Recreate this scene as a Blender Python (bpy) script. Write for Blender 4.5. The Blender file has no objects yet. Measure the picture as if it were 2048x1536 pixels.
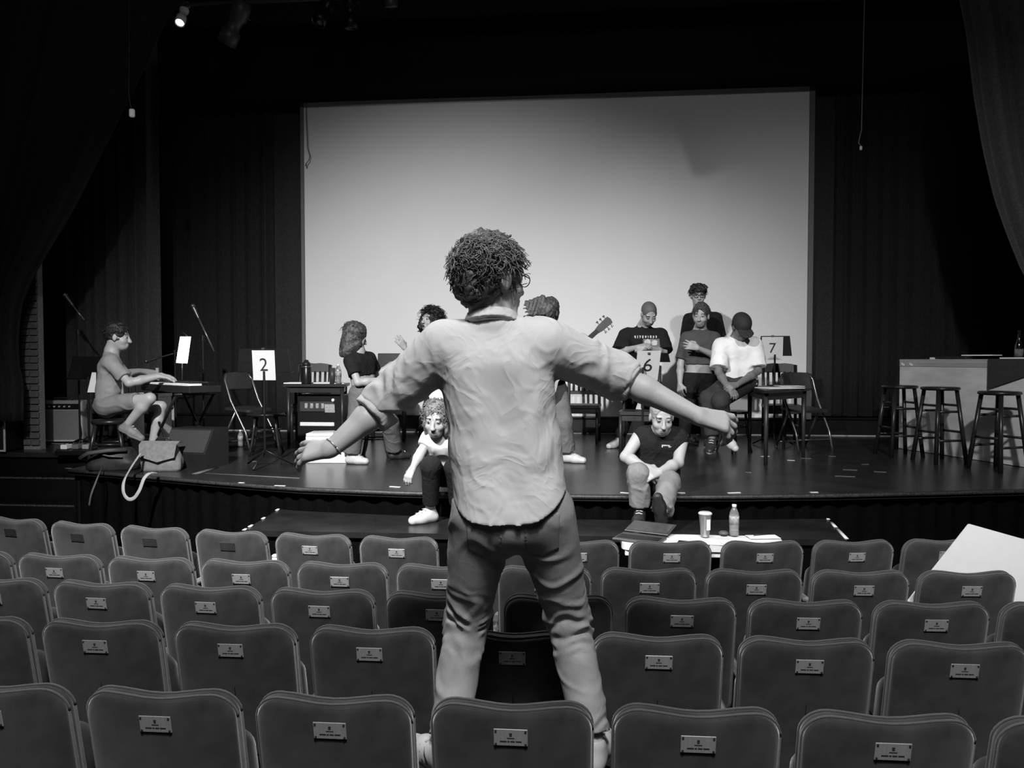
import bpy, bmesh, math, random
import numpy as np
from mathutils import Vector, Matrix

# ------------------------------------------------------------------ camera
F_PX = 1500.0
PSI, PIT = math.radians(5.3), math.radians(1.8)
CAM = np.array([0.0, 0.0, 1.9])
FW = np.array([-math.sin(PSI) * math.cos(PIT), math.cos(PSI) * math.cos(PIT), -math.sin(PIT)])
RT = np.array([math.cos(PSI), math.sin(PSI), 0.0])
UP = np.cross(RT, FW)
scn = bpy.context.scene
cd = bpy.data.cameras.new('camera')
cam = bpy.data.objects.new('camera', cd)
scn.collection.objects.link(cam)
cd.sensor_fit = 'HORIZONTAL'
cd.sensor_width = 36.0
cd.lens = 36.0 * F_PX / 2048.0
cd.clip_start = 0.05
cam.location = CAM
cam.rotation_euler = (math.radians(90) - PIT, 0, PSI)
scn.camera = cam

# ------------------------------------------------------------------ world, exposure
w = bpy.data.worlds.new('world')
scn.world = w
w.use_nodes = True
w.node_tree.nodes['Background'].inputs[0].default_value = (0.5, 0.5, 0.5, 1)
w.node_tree.nodes['Background'].inputs[1].default_value = 0.004
vs = scn.view_settings
vs.view_transform = 'Standard'
vs.look = 'None'
vs.exposure = 0.0
vs.gamma = 1.0
vs.use_curve_mapping = False


def lamp(name, kind, loc, target, power, size=0.2, angle=60, blend=0.5):
    ld = bpy.data.lights.new(name, kind)
    ld.energy = power
    o = bpy.data.objects.new(name, ld)
    scn.collection.objects.link(o)
    o.location = loc
    d = Vector(target) - Vector(loc)
    o.rotation_euler = d.to_track_quat('-Z', 'Y').to_euler()
    if kind == 'SPOT':
        ld.shadow_soft_size = size
        ld.spot_size = math.radians(angle)
        ld.spot_blend = blend
    elif kind == 'AREA':
        ld.shape = 'RECTANGLE'
        ld.size = size
        ld.size_y = size * 0.6
    else:
        ld.shadow_soft_size = size
    return o


# stage wash hung over the house, front left; a second one front right as fill; house lights; an unseen area fill added over the house
lamp('stage_wash_left', 'SPOT', (-2.0, 1.0, 5.0), (-1.7, 9.2, 0.1), 3800, 0.07, 72, 1.0)
lamp('stage_wash_right', 'SPOT', (1.9, 1.0, 5.2), (2.6, 9.0, 0.1), 1250, 0.12, 68, 1.0)
lamp('house_light', 'SPOT', (0.3, -0.9, 6.6), (-0.1, 2.2, 0.9), 1550, 0.35, 62, 0.5)
lamp('house_fill', 'AREA', (0.3, -1.5, 6.4), (0.0, 4.5, 0.8), 95, 2.4)
lamp('house_light_front', 'SPOT', (-3.4, 5.6, 6.6), (-1.6, 2.9, 0.6), 900, 0.3, 70, 0.6)

# ------------------------------------------------------------------ measuring helpers (photo pixel -> point in the room)
def ray(px, py):
    return FW + RT * (px - 1024) / F_PX + UP * (768 - py) / F_PX


def G(px, py, z):
    r = ray(px, py)
    return CAM + r * ((z - CAM[2]) / r[2])


def D(px, py, d):
    return CAM + ray(px, py) * d


def YP(px, py, y):
    r = ray(px, py)
    return CAM + r * ((y - CAM[1]) / r[1])


# ------------------------------------------------------------------ materials
MATS = {}


def lin(v):
    v = v / 255.0
    return v / 12.92 if v <= 0.04045 else ((v + 0.055) / 1.055) ** 2.4


def mat(name, v, rough=0.6, var=0.12, scale=18.0, bump=0.0, bscale=60.0, metal=0.0, spec=0.4, stretch=(1, 1, 1),
        sheen=0.0, trans=0.0, emit=0.0, coat=0.0, wrinkle=None):
    """grey procedural material: base value v (0-255), noise variation, optional bump"""
    if name in MATS:
        return MATS[name]
    m = bpy.data.materials.new(name)
    m.use_nodes = True
    nt = m.node_tree
    b = nt.nodes['Principled BSDF']
    tc = nt.nodes.new('ShaderNodeTexCoord')
    mp = nt.nodes.new('ShaderNodeMapping')
    mp.inputs['Scale'].default_value = stretch
    nt.links.new(tc.outputs['Object'], mp.inputs['Vector'])
    nz = nt.nodes.new('ShaderNodeTexNoise')
    nz.inputs['Scale'].default_value = scale
    nz.inputs['Detail'].default_value = 4
    nt.links.new(mp.outputs['Vector'], nz.inputs['Vector'])
    cr = nt.nodes.new('ShaderNodeValToRGB')
    a, c = lin(v) * (1 - var), lin(v) * (1 + var)
    cr.color_ramp.elements[0].position = 0.3
    cr.color_ramp.elements[1].position = 0.7
    cr.color_ramp.elements[0].color = (a, a, a, 1)
    cr.color_ramp.elements[1].color = (c, c, c, 1)
    nt.links.new(nz.outputs['Fac'], cr.inputs['Fac'])
    nt.links.new(cr.outputs['Color'], b.inputs['Base Color'])
    b.inputs['Roughness'].default_value = rough
    b.inputs['Metallic'].default_value = metal
    b.inputs['Specular IOR Level'].default_value = spec
    if sheen:
        b.inputs['Sheen Weight'].default_value = sheen
        b.inputs['Sheen Roughness'].default_value = 0.45
    if coat:
        b.inputs['Coat Weight'].default_value = coat
        b.inputs['Coat Roughness'].default_value = 0.1
    if trans:
        b.inputs['Transmission Weight'].default_value = trans
    if emit:
        b.inputs['Emission Color'].default_value = (1, 1, 1, 1)
        b.inputs['Emission Strength'].default_value = emit
    if wrinkle:
        wsc, wst, wd = wrinkle
        n3 = nt.nodes.new('ShaderNodeTexNoise')
        n3.inputs['Scale'].default_value = wsc
        n3.inputs['Detail'].default_value = 2.0
        n3.inputs['Distortion'].default_value = 1.6
        nt.links.new(tc.outputs['Object'], n3.inputs['Vector'])
        ma = nt.nodes.new('ShaderNodeMath')
        ma.operation = 'SUBTRACT'
        ma.inputs[1].default_value = 0.5
        nt.links.new(n3.outputs['Fac'], ma.inputs[0])
        mb = nt.nodes.new('ShaderNodeMath')
        mb.operation = 'ABSOLUTE'
        nt.links.new(ma.outputs[0], mb.inputs[0])
        bw = nt.nodes.new('ShaderNodeBump')
        bw.invert = True
        bw.inputs['Strength'].default_value = wst
        bw.inputs['Distance'].default_value = wd
        nt.links.new(mb.outputs[0], bw.inputs['Height'])
        nt.links.new(bw.outputs['Normal'], b.inputs['Normal'])
    if bump:
        n2 = nt.nodes.new('ShaderNodeTexNoise')
        n2.inputs['Scale'].default_value = bscale
        n2.inputs['Detail'].default_value = 5
        nt.links.new(mp.outputs['Vector'], n2.inputs['Vector'])
        bp = nt.nodes.new('ShaderNodeBump')
        bp.inputs['Strength'].default_value = bump
        bp.inputs['Distance'].default_value = 0.01
        nt.links.new(n2.outputs['Fac'], bp.inputs['Height'])
        if wrinkle:
            nt.links.new(bw.outputs['Normal'], bp.inputs['Normal'])
        nt.links.new(bp.outputs['Normal'], b.inputs['Normal'])
    MATS[name] = m
    return m


# ------------------------------------------------------------------ mesh helpers
COL = scn.collection


def rotz(a):
    c, s = math.cos(a), math.sin(a)
    return np.array([[c, -s, 0], [s, c, 0], [0, 0, 1.0]])


def rotx(a):
    c, s = math.cos(a), math.sin(a)
    return np.array([[1.0, 0, 0], [0, c, -s], [0, s, c]])


def roty(a):
    c, s = math.cos(a), math.sin(a)
    return np.array([[c, 0, s], [0, 1.0, 0], [-s, 0, c]])


def unit(v):
    v = np.asarray(v, float)
    return v / (np.linalg.norm(v) + 1e-12)


def spline(pts, m=6):
    """Catmull-Rom through the points"""
    P = [np.asarray(p, float) for p in pts]
    P = [P[0] * 2 - P[1]] + P + [P[-1] * 2 - P[-2]]
    out = []
    for i in range(1, len(P) - 2):
        for k in range(m):
            t = k / m
            a, b, c, d = P[i - 1], P[i], P[i + 1], P[i + 2]
            out.append(.5 * (2 * b + (c - a) * t + (2 * a - 5 * b + 4 * c - d) * t * t + (3 * b - a - 3 * c + d) * t ** 3))
    out.append(P[-2])
    return out


class MB:
    """collects shapes; build() links them as ONE mesh object"""

    def __init__(self):
        self.v, self.f, self.s = [], [], []

    def add(self, vs_, fs, smooth=False):
        o = len(self.v)
        self.v += [tuple(map(float, p)) for p in vs_]
        self.f += [tuple(i + o for i in f) for f in fs]
        self.s += [smooth] * len(fs)
        return self

    def box(self, c, size, R=None, b=0.0):
        """box, chamfered by b"""
        c = np.asarray(c, float)
        hx, hy, hz = [s / 2.0 for s in size]
        if b <= 0:
            p = np.array([[x, y, z] for x in (-hx, hx) for y in (-hy, hy) for z in (-hz, hz)])
            fs = [(0, 1, 3, 2), (4, 6, 7, 5), (0, 4, 5, 1), (2, 3, 7, 6), (0, 2, 6, 4), (1, 5, 7, 3)]
        else:
            b = min(b, hx * .9, hy * .9, hz * .9)
            p, idx = [], {}
            for sx in (-1, 1):
                for sy in (-1, 1):
                    for sz in (-1, 1):
                        for k in range(3):
                            q = [sx * (hx - b), sy * (hy - b), sz * (hz - b)]
                            q[k] = (sx * hx, sy * hy, sz * hz)[k]
                            idx[(sx, sy, sz, k)] = len(p)
                            p.append(q)
            p = np.array(p)
            fs = []
            for sx in (-1, 1):
                for sy in (-1, 1):
                    for sz in (-1, 1):
                        fs.append(tuple(idx[(sx, sy, sz, k)] for k in range(3)))
            for s in (-1, 1):
                fs.append(tuple(idx[(s, a, c_, 0)] for a, c_ in ((-1, -1), (1, -1), (1, 1), (-1, 1))))
                fs.append(tuple(idx[(a, s, c_, 1)] for a, c_ in ((-1, -1), (1, -1), (1, 1), (-1, 1))))
                fs.append(tuple(idx[(a, c_, s, 2)] for a, c_ in ((-1, -1), (1, -1), (1, 1), (-1, 1))))
            for s in (-1, 1):
                for t in (-1, 1):
                    fs.append((idx[(s, t, -1, 0)], idx[(s, t, 1, 0)], idx[(s, t, 1, 1)], idx[(s, t, -1, 1)]))
                    fs.append((idx[(s, -1, t, 0)], idx[(s, 1, t, 0)], idx[(s, 1, t, 2)], idx[(s, -1, t, 2)]))
                    fs.append((idx[(-1, s, t, 1)], idx[(1, s, t, 1)], idx[(1, s, t, 2)], idx[(-1, s, t, 2)]))
        if R is not None:
            p = p @ np.asarray(R).T
        return self.add(p + c, fs)

    def cyl(self, a, b, r0, r1=None, n=12, cap=True):
        r1 = r0 if r1 is None else r1
        a, b = np.asarray(a, float), np.asarray(b, float)
        d = unit(b - a)
        u = unit(np.cross(d, [0, 0, 1.0] if abs(d[2]) < .9 else [1.0, 0, 0]))
        v = np.cross(d, u)
        vs_, fs = [], []
        for i in range(n):
            t = 2 * math.pi * i / n
            q = u * math.cos(t) + v * math.sin(t)
            vs_ += [a + q * r0, b + q * r1]
        for i in range(n):
            j = (i + 1) % n
            fs.append((2 * i, 2 * j, 2 * j + 1, 2 * i + 1))
        self.add(vs_, fs, True)
        if cap:
            self.add([a + (u * math.cos(2 * math.pi * i / n) + v * math.sin(2 * math.pi * i / n)) * r0 for i in range(n)],
                     [tuple(range(n))[::-1]])
            self.add([b + (u * math.cos(2 * math.pi * i / n) + v * math.sin(2 * math.pi * i / n)) * r1 for i in range(n)],
                     [tuple(range(n))])
        return self

    def tube(self, pts, r, n=8, flat=1.0, nrm=None):
        """tube through points; r number or list; flat<1 squashes it into a strap"""
        pts = [np.asarray(p, float) for p in pts]
        m = len(pts)
        rs = [r] * m if np.isscalar(r) else r
        vs_, fs = [], []
        pu = None
        for i in range(m):
            d = unit(pts[min(i + 1, m - 1)] - pts[max(i - 1, 0)])
            if nrm is not None:
                u = unit(np.cross(d, nrm))
            elif pu is None:
                u = unit(np.cross(d, [0, 0, 1.0] if abs(d[2]) < .9 else [1.0, 0, 0]))
            else:
                u = unit(pu - d * (pu @ d))
            pu = u
            v = np.cross(d, u)
            for k in range(n):
                t = 2 * math.pi * k / n
                vs_.append(pts[i] + (u * math.cos(t) + v * math.sin(t) * flat) * rs[i])
        for i in range(m - 1):
            for k in range(n):
                l = (k + 1) % n
                fs.append((i * n + k, i * n + l, (i + 1) * n + l, (i + 1) * n + k))
        fs.append(tuple(range(n))[::-1])
        fs.append(tuple((m - 1) * n + k for k in range(n)))
        return self.add(vs_, fs, True)

    def lathe(self, prof, c=(0, 0, 0), n=20, R=None):
        """profile [(r,z)...] turned about z"""
        c = np.asarray(c, float)
        vs_, fs = [], []
        m = len(prof)
        for r, z in prof:
            for k in range(n):
                t = 2 * math.pi * k / n
                vs_.append((r * math.cos(t), r * math.sin(t), z))
        for i in range(m - 1):
            for k in range(n):
                l = (k + 1) % n
                fs.append((i * n + k, i * n + l, (i + 1) * n + l, (i + 1) * n + k))
        if prof[0][0] > 1e-5:
            fs.append(tuple(range(n))[::-1])
        if prof[-1][0] > 1e-5:
            fs.append(tuple((m - 1) * n + k for k in range(n)))
        vs_ = np.array(vs_)
        if R is not None:
            vs_ = vs_ @ np.asarray(R).T
        return self.add(vs_ + c, fs, True)

    def prism(self, poly, thick, O=(0, 0, 0), X=(1, 0, 0), Y=(0, 0, 1), smooth=False):
        """polygon [(u,v)...] in the plane O,X,Y extruded by thick along X x Y (both ways half)"""
        O, X, Y = np.asarray(O, float), unit(X), unit(Y)
        N = np.cross(X, Y)
        n = len(poly)
        a = [O + X * u + Y * v + N * thick / 2 for u, v in poly]
        b = [O + X * u + Y * v - N * thick / 2 for u, v in poly]
        self.add(a, [tuple(range(n))])
        self.add(b, [tuple(range(n))[::-1]])
        fs = [(i, n + i, n + (i + 1) % n, (i + 1) % n) for i in range(n)]
        return self.add(a + b, fs, smooth)

    def sphere(self, c, r, n=14, m=9):
        rr = (r, r, r) if np.isscalar(r) else r
        vs_, fs = [], []
        for i in range(m + 1):
            th = math.pi * i / m
            for k in range(n):
                ph = 2 * math.pi * k / n
                vs_.append((c[0] + rr[0] * math.sin(th) * math.cos(ph), c[1] + rr[1] * math.sin(th) * math.sin(ph),
                            c[2] + rr[2] * math.cos(th)))
        for i in range(m):
            for k in range(n):
                l = (k + 1) % n
                fs.append((i * n + k, (i + 1) * n + k, (i + 1) * n + l, i * n + l))
        return self.add(vs_, fs, True)

    def build(self, name, material, parent=None, loc=None, weld=True):
        me = bpy.data.meshes.new(name)
        me.from_pydata(self.v, [], self.f)
        me.polygons.foreach_set('use_smooth', self.s)
        me.materials.append(material)
        if weld:
            bm = bmesh.new()
            bm.from_mesh(me)
            bmesh.ops.recalc_face_normals(bm, faces=bm.faces)
            bm.to_mesh(me)
            bm.free()
        me.update()
        o = bpy.data.objects.new(name, me)
        COL.objects.link(o)
        if parent is not None:
            o.parent = parent
        if loc is not None:
            o.location = tuple(map(float, loc))
        return o


def tag(o, label=None, cat=None, group=None, kind=None):
    if label:
        o['label'] = label
    if cat:
        o['category'] = cat
    if group:
        o['group'] = group
    if kind:
        o['kind'] = kind
    return o


def empty(name, loc=(0, 0, 0), rz=0.0):
    o = bpy.data.objects.new(name, None)
    COL.objects.link(o)
    o.location = tuple(map(float, loc))
    o.rotation_euler = (0, 0, rz)
    o.empty_display_size = 0.1
    return o


def thing(name, label, cat, loc=(0, 0, 0), rz=0.0, group=None):
    return tag(empty(name, loc, rz), label, cat, group)


def copy_tree(o, parent=None):
    c = o.copy()
    COL.objects.link(c)
    c.parent = parent
    for ch in o.children:
        copy_tree(ch, c)
    return c


def rounded(w_, h_, r, n=5, dip=0.0):
    """rounded rectangle outline centred on 0; dip lowers the middle of the top edge"""
    pts = []
    for cx, cy, a0 in ((w_ / 2 - r, h_ / 2 - r, 0), (-w_ / 2 + r, h_ / 2 - r, 90), (-w_ / 2 + r, -h_ / 2 + r, 180),
                       (w_ / 2 - r, -h_ / 2 + r, 270)):
        for i in range(n + 1):
            t = math.radians(a0 + 90 * i / n)
            pts.append((cx + r * math.cos(t), cy + r * math.sin(t)))
        if a0 == 0 and dip:
            m = 8
            for i in range(1, m):
                x = (w_ / 2 - r) * (1 - 2 * i / m)
                pts.append((x, h_ / 2 - dip * (0.5 + 0.5 * math.cos(math.pi * x / (w_ / 2 - r)))))
    return pts


def text_mesh(name, s, size, material, parent, O, X, Y, thick=0.0015):
    """lettering as a flat mesh in the plane O, X, Y"""
    cu = bpy.data.curves.new(name, 'FONT')
    cu.body = s
    cu.size = size
    cu.align_x = 'CENTER'
    cu.align_y = 'CENTER'
    cu.resolution_u = 3
    tmp = bpy.data.objects.new('tmp_text', cu)
    me = bpy.data.meshes.new_from_object(tmp)
    bpy.data.objects.remove(tmp)
    bpy.data.curves.remove(cu)
    X, Y = unit(X), unit(Y)
    N = np.cross(X, Y)
    O = np.asarray(O, float)
    for v in me.vertices:
        v.co = Vector(O + X * v.co.x + Y * v.co.y + N * (v.co.z + thick))
    me.materials.clear()
    me.materials.append(material)
    me.name = name
    o = bpy.data.objects.new(name, me)
    COL.objects.link(o)
    if parent is not None:
        o.parent = parent
    return o

# ================================================================== the setting
STAGE_Z = 0.90
S = 0.952
M_floor = mat('house_floor_vinyl', 30, 0.6, 0.25, 6)
M_stage = mat('stage_floor_paint', 38, 0.27, 0.35, 3.5, 0.06, 30, spec=0.5)
M_black = mat('black_paint', 14, 0.6, 0.2, 8, spec=0.12)
M_fascia = mat('black_skirt_cloth', 8, 0.9, 0.2, 30, 0.2, 80, spec=0.03)
M_wall = mat('dark_wall_paint', 14, 0.85, 0.2, 4, spec=0.1)
M_drape = mat('black_velour', 38, 0.95, 0.2, 40, 0.15, 150, sheen=0.05, spec=0.1)
M_drape2 = mat('charcoal_velour', 50, 0.95, 0.2, 40, 0.15, 150, sheen=0.05, spec=0.1)
M_drape3 = mat('grey_velour', 62, 0.95, 0.2, 40, 0.15, 150, sheen=0.05, spec=0.1)
M_screen = mat('screen_cloth', 214, 0.9, 0.015, 2.0, spec=0.1)
M_frame = mat('screen_frame_grey', 100, 0.6, 0.05)
M_tape = mat('white_tape', 205, 0.6, 0.15, 30)
M_strip = mat('pale_floor_strip', 150, 0.6, 0.2, 12)
M_wood_dark = mat('dark_stained_wood', 34, 0.45, 0.3, 14, stretch=(1, 1, 6))


def struct(o, label=None):
    o['kind'] = 'structure'
    if label:
        o['label'] = label
    return o


# house floor: gently raked under the seats
m = MB()
xs = (-10, 10)
ys = [(-4, 0.06), (2.1, 0.06), (4.4, 0.0), (11.6, 0.0)]
m.add([(x, y, z) for y, z in ys for x in xs] + [(x, y, z - 0.1) for y, z in ys for x in xs],
      [(0, 1, 3, 2), (2, 3, 5, 4), (4, 5, 7, 6), (8, 10, 11, 9), (10, 12, 13, 11), (12, 14, 15, 13), (0, 8, 9, 1), (6, 7, 15, 14)])
struct(m.build('floor', M_floor), 'dark raked floor of the house under the seats')
m = MB()
m.box((0, 4.1, 7.55), (20, 16.4, 0.1))
struct(m.build('ceiling', M_wall))
m = MB()
m.box((0, 10.75, 3.75), (20, 0.1, 7.5))
struct(m.build('wall_back', M_wall))
m = MB()
m.box((-9.95, 4.1, 3.75), (0.1, 16.2, 7.5))
struct(m.build('wall_house_left', M_wall))
m = MB()
m.box((9.95, 4.1, 3.75), (0.1, 16.2, 7.5))
struct(m.build('wall_right', M_wall))
m = MB()
m.box((0, -4.05, 3.75), (20, 0.1, 7.5))
struct(m.build('wall_rear', M_wall))

# stage with a curved front
FRONT = [(-4.93, 6.80), (-4.35, 6.63), (-3.77, 6.44), (-3.3, 6.28), (-2.91, 6.16), (-2.32, 6.0), (-1.45, 5.90), (-0.64, 5.87),
         (0.53, 5.90), (1.2, 5.98), (1.96, 6.10), (2.8, 6.28), (3.6, 6.46), (5.0, 6.85), (7.0, 7.5)]
FRONT = [(x * S, y * S) for x, y in FRONT]
OUT = FRONT + [(9.8, 8.0), (9.8, 10.65), (-9.8, 10.65), (-9.8, 7.6), (-4.93 * S, 7.6)]
m = MB()
m.prism(OUT, 0.05, (0, 0, STAGE_Z - 0.025), (1, 0, 0), (0, 1, 0))
stage = struct(m.build('stage_floor', M_stage), 'glossy black painted stage floor with a curved front edge')
m = MB()
m.tube([(x, y - 0.006, STAGE_Z - 0.018) for x, y in FRONT], 0.017, 6)
m.build('edge_trim', mat('worn_black_edge', 46, 0.45, 0.6, 60), stage)
m = MB()
N_ = 420
fp = np.array(FRONT)
cum = np.concatenate([[0], np.cumsum(np.linalg.norm(np.diff(fp, axis=0), axis=1))])
vs_, fs_ = [], []
for i in range(N_ + 1):
    s = cum[-1] * i / N_
    x, y = np.interp(s, cum, fp[:, 0]), np.interp(s, cum, fp[:, 1])
    yy = y + 0.07 + 0.018 * math.sin(s * 38 + 1.5 * math.sin(s * 5))
    vs_ += [(x, yy, 0.0), (x, yy, STAGE_Z - 0.05)]
for i in range(N_):
    fs_.append((2 * i, 2 * i + 2, 2 * i + 3, 2 * i + 1))
m.add(vs_, fs_, True)
m.build('front_skirt', M_fascia, stage)
m = MB()
m.box((-4.64, 7.06, 0.42), (0.04, 1.05, 0.84))
m.box((-7.2, 7.66, 0.42), (5.1, 0.04, 0.84))
m.build('side_fascia', M_black, stage)
# worn tape marks on the stage edge and floor, one by one
rng = random.Random(4)
marks = [(137, 937, .06), (483, 966, .05), (560, 972, .09), (790, 974, .09), (1250, 986, .07), (1362, 986, .06), (1468, 986, .10), (1628, 985, .06),
         (1530, 913, .09), (1582, 921, .07), (1664, 913, .07), (1497, 945, .05), (1700, 940, .12), (1760, 944, .10), (1690, 953, .16),
         (457, 919, .1), (506, 923, .07), (1215, 905, .07), (1730, 929, .07), (1612, 917, .1)]
for px, py, L in marks:
    p = G(px, py, STAGE_Z)
    mm = MB()
    a = rng.uniform(-.3, .3)
    mm.box((0, 0, 0.002), (L, 0.022, 0.003), rotz(a))
    mm.build('tape_mark', M_tape if py > 960 or px in (1530, 1582) else mat('worn_tape', 96, .6, .4, 40), stage, p)
m = MB()
a_, b_ = G(412, 947, STAGE_Z), G(600, 957, STAGE_Z)
m.tube([a_ + [0, 0, .002], b_ + [0, 0, .002]], 0.02, 6, 0.15, nrm=(0, 0, 1))
m.build('tape_line', mat('grey_tape', 88, 0.6, 0.3, 20), stage)
m = MB()
a_, b_ = G(390, 948, STAGE_Z), G(432, 935, STAGE_Z)
m.tube([a_ + [0, 0, .002], b_ + [0, 0, .002]], 0.035, 6, 0.08, nrm=(0, 0, 1))
m.build('tape_line', mat('grey_tape', 88), stage)

# steps up to the stage on the left
for k, (y0, z1) in enumerate(((7.34, 0.68), (7.03, 0.455), (6.72, 0.23))):
    m = MB()
    m.box((-6.4, y0 + 0.14, z1 / 2 - .002), (3.1, 0.30, z1), b=0.006)
    o = m.build('step', M_black, stage)
    mm = MB()
    mm.box((-6.0, y0 - .008, z1 - 0.012), (1.9, 0.006, 0.016))
    mm.build('nosing', mat('worn_nosing', 60, 0.5, 0.8, 50), o)

# base board under the screen and the pale strip on the floor in front of it
m = MB()
m.box((0, 10.34, STAGE_Z + 0.12), (19, 0.05, 0.24), b=0.006)
m.box((0, 10.32, STAGE_Z + 0.225), (19, 0.07, 0.02), b=0.004)
struct(m.build('baseboard_back', mat('black_lacquer', 20, 0.35, 0.3, 6)))
m = MB()
m.box((-4.4, 10.25, STAGE_Z + 0.007), (3.6, 0.03, 0.014))
m.box((-0.4, 10.25, STAGE_Z + 0.007), (4.3, 0.03, 0.008))
m.box((5.0, 10.25, STAGE_Z + 0.007), (6.2, 0.03, 0.014))
struct(m.build('trim_1', M_strip))

PX1 = float(YP(76, 690, 7.87)[0])
# brick pier beside the stage: every brick in view is a piece
m = MB()
m.box((PX1 - .55, 7.92, 2.5), (1.1, 0.08, 3.2))
pier = struct(m.build('wall_left', mat('mortar', 120, 0.95, 0.2, 60, 0.3, 120)), 'brick pier beside the stage')
BR = {}
for L in (0.2, 0.095):
    mm = MB()
    mm.box((0, 0, 0), (L, 0.03, 0.062), b=0.005)
    o = mm.build('brick', mat('old_brick', 84, 0.9, 0.35, 9, 0.4, 60), pier)
    BR[L] = o
first = {0.2: True, 0.095: True}
z = 0.98
row = 0
while z < 3.4:
    if row % 2 == 0:
        items = [(PX1 - .0475, 0.095)] + [(PX1 - .205 - 0.21 * k, 0.2) for k in range(5)]
    else:
        items = [(PX1 - .1 - 0.21 * k, 0.2) for k in range(5)]
    for bx, L in items:
        if first[L]:
            b = BR[L]
            first[L] = False
        else:
            b = BR[L].copy()
            COL.objects.link(b)
            b.parent = pier
        b.location = (bx, 7.875 + rng.uniform(-.003, .003) - .008, z)
    z += 0.077
    row += 1


# ------------------------------------------------------------------ drapes
def drape(name, label, x0, x1, y, z0, z1, folds, amp, material, seed=0, flat_end=0.0, group=None):
    rg = random.Random(seed)
    n = max(60, folds * 14)
    ph = [rg.uniform(0, 6.28) for _ in range(4)]
    m_ = MB()
    vs, fs = [], []
    nz = 8
    for j in range(nz + 1):
        t = j / nz
        for i in range(n + 1):
            u = i / n
            wv = math.sin(u * folds * 6.283 + ph[0] + 1.1 * math.sin(u * 7 + ph[1])) + 0.4 * math.sin(u * folds * 12.9 + ph[2])
            k = amp * (1.0 - 0.25 * t)
            vs.append((x0 + (x1 - x0) * u + 0.2 * k * math.sin(u * folds * 12.566 + ph[3]), y + k * wv, z0 + (z1 - z0) * t))
    for j in range(nz):
        for i in range(n):
            a = j * (n + 1) + i
            fs.append((a, a + 1, a + n + 2, a + n + 1))
    m_.add(vs, fs, True)
    o = m_.build(name, material)
    mod = o.modifiers.new('cloth_thickness', 'SOLIDIFY')
    mod.thickness = 0.006
    return tag(o, label, 'curtain', group)


drape('stage_curtain', 'black pleated curtain hanging left of the screen behind the keyboard', -8.2, -4.40, 10.44, STAGE_Z + .02, 7.2, 17, 0.055, M_drape, 1)
drape('stage_curtain', 'smooth black curtain panel at the left edge of the screen', -4.42, -3.81, 10.475, STAGE_Z + .25, 7.2, 1, 0.012, M_drape2, 2)
drape('stage_curtain', 'smooth black curtain panel at the right edge of the screen', 2.95, 3.36, 10.46, STAGE_Z + .25, 7.2, 1, 0.012, M_drape2, 3)
drape('stage_curtain', 'black pleated curtain hanging behind the bar counter', 3.34, 8.6, 10.44, STAGE_Z + .25, 7.2, 26, 0.05, M_drape, 4)
drape('side_curtain', 'narrow grey pleated side curtain beside the brick pier', -6.75, -5.45, 9.3, STAGE_Z + .02, 6.9, 8, 0.07, M_drape3, 5)
drape('stage_valance', 'wide black border hanging above the screen', -9, 9, 10.12, 5.44, 7.45, 5, 0.008, M_black, 6)
drape('stage_valance', 'black border near the ceiling behind the spotlights', -9, 9, 9.65, 6.28, 7.45, 9, 0.01, mat('faded_border_cloth', 28, .95, .2, spec=.1), 7)


def swag(name, label, edge, other, Y, n_f, amp, material, seed):
    """tied-back house curtain: its free edge follows a curve, pleats fan out to the other side"""
    rg = random.Random(seed)
    ez = np.array([YP(px, py, Y) for px, py in edge])
    order = np.argsort(ez[:, 2])
    ez = ez[order]
    z0, z1 = ez[0, 2], ez[-1, 2]
    m_ = MB()
    vs, fs = [], []
    nz, n = 40, n_f * 12
    for j in range(nz + 1):
        zz = z0 + (z1 - z0) * j / nz
        xe = np.interp(zz, ez[:, 2], ez[:, 0])
        for i in range(n + 1):
            u = i / n
            x = xe + (other - xe) * u
            wv = math.sin(u * n_f * 6.283 + 0.8 * math.sin(u * 9 + seed)) + .35 * math.sin(u * n_f * 15 + 1)
            vs.append((x, Y + amp * wv, zz))
    for j in range(nz):
        for i in range(n):
            a = j * (n + 1) + i
            fs.append((a, a + 1, a + n + 2, a + n + 1))
    m_.add(vs, fs, True)
    o = m_.build(name, material)
    o.modifiers.new('cloth_thickness', 'SOLIDIFY').thickness = 0.012
    return tag(o, label, 'curtain')


swag('house_curtain', 'dark house curtain pulled aside in a long diagonal at the left',
     [(420, -60), (330, 40), (300, 110), (240, 230), (150, 410), (60, 560), (40, 610), (33, 680), (36, 740), (44, 760), (44, 842)],
     -6.6, 7.45, 7, 0.05, mat('dark_house_velour', 36, .95, .2, 40, sheen=.03, spec=.1), 3)
swag('house_curtain', 'grey house curtain swept aside at the upper right edge',
     [(1905, -80), (1915, 0), (1928, 60), (1945, 200), (1962, 300), (1985, 400), (2010, 470), (2040, 545), (2090, 620), (2200, 700), (2260, 900)],
     6.4, 7.7, 9, 0.06, M_drape3, 5)

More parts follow.
